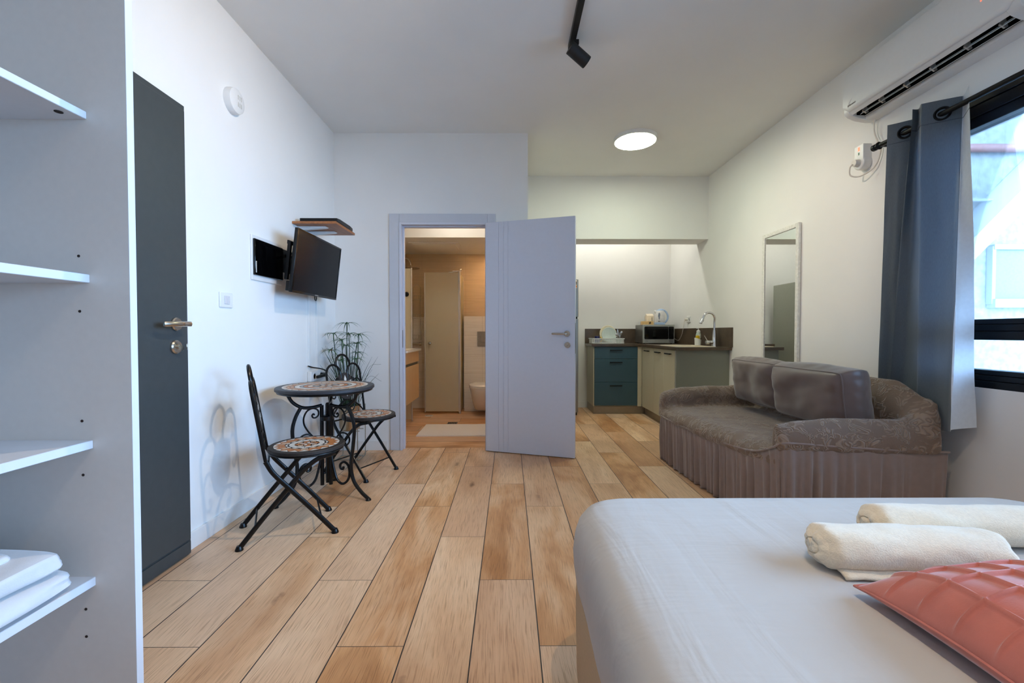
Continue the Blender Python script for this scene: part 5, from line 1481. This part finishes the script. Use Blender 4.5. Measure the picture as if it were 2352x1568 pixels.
# socket, plug and lead of the microwave
a = thing('kitchen_socket', 'white double socket above the dark upstand by the tap', 'socket', (RW, 5.58, 1.25))
f = MB(); f.box(RW-0.010, RW, 5.535, 5.645, 1.205, 1.29); f.build('cover_plate', M['white'], a, bevel=0.004)
f = MB(); f.lathe([(0.02, 0), (0.02, 0.002), (0.017, 0.002), (0.016, -0.002), (0, -0.002)], (RW-0.010, 5.56, 1.247), (-1, 0, 0), n=20); f.build('outlet', M['edge'], a)
a = thing('microwave_lead', 'white lead looping from the microwave to the kitchen socket', 'cable', (RW-0.03, 5.62, 1.24))
f = MB(); f.tube([(RW-0.0105, 5.618, 1.245), (RW-0.045, 5.618, 1.243)], 0.016, n=14); f.build('plug', M['wire'], a, bevel=0.002)
f = MB(); f.tube(cr([(RW-0.045, 5.62, 1.24), (RW-0.05, 5.63, 1.18), (RW-0.045, 5.70, 1.06), (RW-0.04, 5.80, 0.985), (RW-0.04, 5.88, 0.975), (2.255, 5.98, 1.01), (2.232, 6.04, 1.06)], 8), 0.0035, 8); f.build('lead', M['wire'], a)

# dish rack with its dishes
dk = thing('dish_rack', 'white plastic dish rack on the worktop beside the wall', 'dish rack', (1.34, 6.0, 0.925))
RX0, RX1, RY0, RY1, RZ = 1.118, 1.555, 5.86, 6.14, 0.9255
def rring(x0, x1, y0, y1, z, r=0.03): return [(x, y, z) for x, y in rr(x0, x1, y0, y1, r, 0, 6)]
f = MB(); f.loft([rring(RX0, RX1, RY0, RY1, RZ), rring(RX0-0.004, RX1+0.004, RY0-0.004, RY1+0.004, RZ+0.010), rring(RX0, RX1, RY0, RY1, RZ+0.010)]); f.build('drip_tray', M['white'], dk)
f = MB(); f.loft([rring(RX0-0.006, RX1+0.006, RY0-0.006, RY1+0.006, RZ+0.062), rring(RX0-0.006, RX1+0.006, RY0-0.006, RY1+0.006, RZ+0.074), rring(RX0+0.010, RX1-0.010, RY0+0.010, RY1-0.010, RZ+0.074), rring(RX0+0.010, RX1-0.010, RY0+0.010, RY1-0.010, RZ+0.062)], cap0=False, cap1=False); f.build('rim', M['white'], dk)
f = MB()
for k in range(27):
    x = RX0+0.03+k*(RX1-RX0-0.06)/26
    for y in (RY0+0.004, RY1-0.006): f.box(x-0.004, x+0.004, y-0.001, y+0.002, RZ+0.01, RZ+0.064)
for k in range(14):
    y = RY0+0.03+k*(RY1-RY0-0.06)/13
    for x in (RX0+0.004, RX1-0.006): f.box(x-0.001, x+0.002, y-0.005, y+0.005, RZ+0.01, RZ+0.064)
f.build('slatted_wall', M['white'], dk)
for k, (lab, yy, rad, xx) in enumerate((('larger cream plate standing in the dish rack behind the grey plate', 6.045, 0.118, 1.368), ('pale grey-green plate standing in the dish rack in front of the cream plate', 6.015, 0.105, 1.378))):
    f = MB(); f.lathe([(0, 0), (rad*0.62, 0.0), (rad*0.68, 0.004), (rad*0.97, 0.013), (rad, 0.016), (rad*0.97, 0.018), (rad*0.66, 0.009), (0, 0.005)], (xx, yy, RZ+0.014+rad), (0, -1, 0.22), n=44)
    tag(f.build('plate', simple('plate_glaze', (224, 214, 184), 0.25) if k == 0 else simple('plate_glaze_grey', (190, 202, 196), 0.25), loc=(xx, yy, RZ+0.014)), lab, 'plate', 'plates in the dish rack')
mu = thing('mug', 'navy mug with yellow handle upside down in the dish rack', 'mug', (1.205, 5.97, RZ+0.0105))
f = MB(); f.lathe([(0.040, 0.012), (0.042, 0.014), (0.034, 0.100), (0.031, 0.103), (0.029, 0.100), (0, 0.098)], (1.205, 5.97, RZ), n=28); f.build('cup', M['navy'], mu)
f = MB(); f.tube(cr([(1.24, 5.965, RZ+0.092), (1.258, 5.962, RZ+0.080), (1.272, 5.96, RZ+0.055), (1.262, 5.962, RZ+0.032), (1.244, 5.966, RZ+0.025)], 6), 0.006, 8); f.build('handle', M['yellow'], mu)
hd = thing('cutlery_cup', 'pale plastic cutlery cup inside the dish rack', 'cup', (1.49, 5.93, RZ+0.0105))
f = MB(); f.lathe([(0.030, 0.0105), (0.034, 0.062), (0.032, 0.062), (0.028, 0.014), (0, 0.014)], (1.492, 5.93, RZ), n=24); f.build('cup', M['clearplastic'], hd)
def cutlery(kind, lab, p0, p1):
    p0, p1 = V(p0), V(p1); d_ = (p1-p0).normalized(); sd = d_.cross(V((0, 1, 0))).normalized(); nn = d_.cross(sd); L_ = (p1-p0).length
    f = MB(); f.tube([p0, p0.lerp(p1, 0.55), p0.lerp(p1, 0.72)], [0.0035, 0.003, 0.0022], 8)
    if kind == 'spoon':
        f.grid(lambda u, v: p1-d_*0.022+d_*(0.024*math.cos(PI*v))*-1+sd*(0.017*math.sin(PI*v)*math.cos(2*PI*u))+nn*(0.005*math.sin(PI*v)*math.sin(2*PI*u)), 16, 12, cu=True)
    elif kind == 'knife':
        f.prism([(-0.004, -L_*0.5), (0.004, -L_*0.5), (0.009, -L_*0.25), (0.008, -0.02), (0.0, 0.0), (-0.006, -0.03)], lambda a_, b_, h: p1+sd*a_+d_*b_+nn*h, -0.001, 0.001)
    else:
        f.prism([(-0.003, -0.07), (0.003, -0.07), (0.011, -0.048), (0.011, -0.036), (-0.011, -0.036), (-0.011, -0.048)], lambda a_, b_, h: p1+sd*a_+d_*b_+nn*h, -0.001, 0.001)
        for q in (-0.0095, -0.0032, 0.0032, 0.0095): f.prism([(q-0.0015, -0.037), (q+0.0015, -0.037), (q+0.001, 0), (q-0.001, 0)], lambda a_, b_, h: p1+sd*a_+d_*b_+nn*h, -0.001, 0.001)
    tag(f.build(kind, M['utensil'], loc=p0, smooth=40), lab, kind, 'cutlery in the dish rack')
cutlery('knife', 'steel knife standing tallest in the cutlery cup', (1.492, 5.93, RZ+0.015), (1.478, 5.935, RZ+0.205))
cutlery('spoon', 'steel spoon leaning right in the cutlery cup', (1.488, 5.925, RZ+0.015), (1.532, 5.92, RZ+0.170))
cutlery('fork', 'steel fork in the cutlery cup between the spoon and the knife', (1.498, 5.938, RZ+0.015), (1.512, 5.94, RZ+0.155))
cutlery('spoon', 'small steel spoon leaning left towards the plates in the cutlery cup', (1.500, 5.928, RZ+0.015), (1.452, 5.92, RZ+0.142))

# ---------------------------------------------------------------- bathroom
va = thing('vanity_unit', 'wall-hung oak vanity with white basin top in the bathroom', 'vanity', (-1.34, 4.93, 0.3))
f = MB(); f.box(LW+0.002, -1.115, 4.58, 5.27, 0.30, 0.86); f.build('carcass', M['vanitywood'], va, bevel=0.001, seg=1)
f = MB(); f.box(-1.115, -1.097, 4.578, 5.272, 0.735, 0.858); f.build('drawer', M['vanitywood'], va, bevel=0.001, seg=1)
f = MB(); f.box(-1.1155, -1.110, 4.582, 5.268, 0.703, 0.735); f.build('finger_groove', M['grate'], va, smooth=0)
for y0, y1 in ((4.578, 4.929), (4.931, 5.272)):
    f = MB(); f.box(-1.115, -1.097, y0, y1, 0.298, 0.703); f.build('door', M['vanitywood'], va, bevel=0.001, seg=1)
f = MB(); f.loft([rrz(LW+0.002, -1.07, 4.56, 5.286, 0.01, 0.862), rrz(LW+0.002, -1.068, 4.558, 5.288, 0.012, 0.868), rrz(LW+0.002, -1.068, 4.558, 5.288, 0.012, 0.886), rrz(LW+0.03, -1.10, 4.62, 5.24, 0.05, 0.888), rrz(LW+0.06, -1.13, 4.66, 5.20, 0.06, 0.868)])
f.build('basin', M['sanitary'], va, smooth=40)
# shower enclosure
sw = thing('shower_screen', 'frosted glass shower screen with folded door in the bathroom corner', 'shower screen', (-0.9, 5.7, 0))
f = MB(); f.box(LW+0.002, -1.192, 5.298, 5.304, 0.02, 1.852); f.build('fixed_panel', M['frost'], sw, smooth=0)
f = MB(); f.box(-1.194, -1.180, 5.292, 5.31, 0.0, 1.862); f.build('panel_post', M['alu'], sw, bevel=0.002)
f = MB(); f.box(-1.112, -0.672, 5.777, 5.783, 0.03, 1.872); f.build('door_panel', M['frost'], sw, smooth=0)
f = MB(); f.box(-1.126, -1.112, 5.77, 5.79, 0.02, 1.87); f.build('door_edge', M['alu'], sw, bevel=0.002)
f = MB(); f.cyl((-0.657, 5.78, 0.0), (-0.657, 5.78, 1.905), 0.014, n=16); f.box(-0.676, -0.664, 5.772, 5.788, 0.02, 1.87); f.build('hinge_post', M['alu'], sw)
f = MB(); f.box(-0.75, -0.63, 5.772, 5.786, 1.885, 1.893); f.lathe([(0.018, 0), (0.02, 0.01), (0.016, 0.022)], (-0.648, 5.77, 1.892), n=14); f.tube([(-0.657, 5.78, 1.89), (-0.80, 5.775, 1.868)], 0.004, 6); f.build('top_fitting', M['nickel'], sw)
f = MB(); f.box(-0.660, -0.654, 5.795, 6.195, 0.02, 1.86); f.build('side_panel', M['frost'], sw, smooth=0)
f = MB(); f.box(-0.664, -0.650, 6.175, 6.197, 0.02, 1.862); f.build('wall_profile', M['alu'], sw, bevel=0.002)
f = MB(); f.lathe([(0.008, 0), (0.008, 0.02), (0.021, 0.024), (0.023, 0.034), (0.018, 0.042), (0, 0.045)], (-1.05, 5.777, 0.935), (0, -1, 0), n=20); f.build('knob', M['nickel'], sw)
f = MB(); f.lathe([(0.027, 0), (0.030, 0.012), (0.022, 0.03), (0, 0.032)], (-1.245, 5.297, 1.54), (0, -1, 0), n=20); f.build('clamp_knob', M['black'], sw)
hs = thing('rain_shower', 'round rain shower head on a bent wall arm', 'shower head', (-1.3, 5.75, 1.9))
f = MB(); f.tube(cr([(LW, 5.75, 2.045), (-1.45, 5.75, 2.050), (-1.345, 5.75, 2.045), (-1.305, 5.75, 2.005), (-1.295, 5.75, 1.955)], 8), 0.012, 12); f.lathe([(0.028, 0), (0.028, 0.008), (0, 0.008)], (LW, 5.75, 2.045), (1, 0, 0), n=18); f.build('arm', M['nickel'], hs)
f = MB(); f.lathe([(0.012, 0.035), (0.018, 0.02), (0.02, 0.008), (0.112, 0.0), (0.114, -0.006), (0.108, -0.009), (0, -0.009)], (-1.295, 5.75, 1.925), n=36); f.build('rose', M['nickel'], hs)
mx = thing('shower_mixer', 'chrome shower mixer on the tiled wall behind the glass', 'mixer', (-1.36, 6.15, 0.92))
f = MB(); f.tube([(-1.43, 6.15, 0.915), (-1.27, 6.15, 0.915)], 0.018, 14); f.lathe([(0.026, -0.03), (0.026, 0.0)], (-1.43, 6.15, 0.915), (1, 0, 0), n=16); f.lathe([(0.026, 0.0), (0.026, 0.03)], (-1.27, 6.15, 0.915), (1, 0, 0), n=16)
f.tube([(-1.41, 6.15, 0.915), (-1.41, 6.2, 0.915)], 0.014, 10); f.tube([(-1.29, 6.15, 0.915), (-1.29, 6.2, 0.915)], 0.014, 10); f.build('body', M['chrome'], mx)
cd = thing('shower_caddy', 'three-tier wire shower caddy on the tiled wall', 'caddy', (-1.33, 6.14, 0.95))
f = MB()
for x in (-1.37, -1.26): f.tube([(x, 6.196, 0.97), (x, 6.196, 1.72)], 0.004, 6)
f.tube(cr([(-1.37, 6.196, 1.72), (-1.315, 6.196, 1.76), (-1.26, 6.196, 1.72)], 6), 0.004, 6); f.build('back_frame', M['chrome'], cd)
for z in (0.985, 1.27, 1.54):
    f = MB()
    for zz in (z, z+0.055):
        f.tube([(-1.385, 6.196, zz), (-1.385, 6.10, zz), (-1.245, 6.10, zz), (-1.245, 6.196, zz)], 0.003, 6)
    for k in range(6): f.tube([(-1.38+k*0.026, 6.196, z), (-1.38+k*0.026, 6.10, z), (-1.38+k*0.026, 6.10, z+0.055)], 0.002, 5)
    f.build('basket', M['chrome'], cd)
# wall-hung toilet and flush plate
to = thing('toilet', 'white wall-hung toilet half hidden by the open door', 'toilet', (-0.345, 5.7, 0.03))
def egg(s, z, yf, yb, w, dz=0):
    out = []
    for k in range(36):
        a = 2*PI*k/36
        c_, s_ = math.cos(a), math.sin(a)
        if s_ < 0: y = (yb-0.19) + (yb-0.19-yf)*s_
        else: y = (yb-0.19) + 0.19*math.copysign(abs(s_)**0.5, s_)
        x = -0.345 + w*math.copysign(abs(c_)**(0.8 if s_ < 0 else 0.55), c_)
        out.append((x, y, z))
    return out
f = MB()
f.loft([egg(1, 0.055, 5.68, 5.948, 0.085), egg(1, 0.075, 5.62, 5.948, 0.115), egg(1, 0.16, 5.54, 5.948, 0.140), egg(1, 0.27, 5.46, 5.948, 0.160), egg(1, 0.345, 5.425, 5.948, 0.176), egg(1, 0.362, 5.423, 5.948, 0.178)])
f.build('bowl', M['sanitary'], to, smooth=60)
f = MB(); f.loft([egg(1, 0.364, 5.42, 5.90, 0.180), egg(1, 0.380, 5.415, 5.90, 0.184), egg(1, 0.384, 5.418, 5.90, 0.182)]); f.build('seat', M['sanitary'], to, smooth=50)
f = MB(); f.loft([egg(1, 0.386, 5.42, 5.89, 0.182), egg(1, 0.400, 5.416, 5.89, 0.184), egg(1, 0.412, 5.43, 5.88, 0.176), egg(1, 0.416, 5.50, 5.84, 0.12)]); f.build('lid', M['sanitary'], to, smooth=60)
fp_ = thing('flush_plate', 'square metallic flush plate above the toilet', 'flush plate', (-0.31, 5.95, 0.99))
f = MB(); f.box(-0.437, -0.19, 5.938, 5.95, 0.892, 1.092); f.build('plate', M['flush'], fp_, bevel=0.003)
for x0, x1 in ((-0.392, -0.318), (-0.310, -0.235)):
    f = MB(); f.box(x0, x1, 5.934, 5.94, 0.945, 1.045); f.build('button', M['flush'], fp_, bevel=0.002)
f = MB(); f.grid(lambda u, v: V((-0.968+0.72*u, 4.50+0.565*v, 0.010+0.002*noise.noise(V((u*6, v*6, 0))))), 30, 24)
f.box(-0.968, -0.248, 4.50, 5.065, 0.0005, 0.0085)
tag(f.build('bath_mat', M['matwhite'], loc=(-0.61, 4.78, 0), smooth=30), 'white rectangular bath mat on the bathroom floor', 'mat')
f = MB(); f.lathe([(0.055, 0), (0.055, 0.004), (0.048, 0.006), (0.0, 0.005)], (-1.04, 5.62, 0.0002), n=32)
for k in range(8):
    a_ = 2*PI*k/8; f.box(-1.04+0.03*math.cos(a_)-0.005, -1.04+0.03*math.cos(a_)+0.005, 5.62+0.03*math.sin(a_)-0.003, 5.62+0.03*math.sin(a_)+0.003, 0.005, 0.0066, m=1)
tag(f.build('shower_drain', [M['sanitary'], M['hole']], loc=(-1.04, 5.62, 0)), 'round white drain cover before the shower door', 'drain')
f = MB(); f.box(-0.735, -0.62, 5.105, 5.22, 0.0, 0.003)
for k in range(5): f.box(-0.725+k*0.02, -0.717+k*0.02, 5.115, 5.21, 0.003, 0.0036, m=1)
tag(f.build('floor_drain', [M['grate'], M['hole']], loc=(-0.68, 5.16, 0)), 'square grey floor drain beside the bath mat', 'drain')
f = MB(); f.box(-1.24, -0.62, 5.36, 5.82, 2.172, 2.185)
f.box(-1.20, -0.66, 5.40, 5.78, 2.164, 2.172)
struct(f.build('trim_1', M['ceiling'], smooth=0, bevel=0.004), 'flat access hatch in the bathroom ceiling', 'hatch')
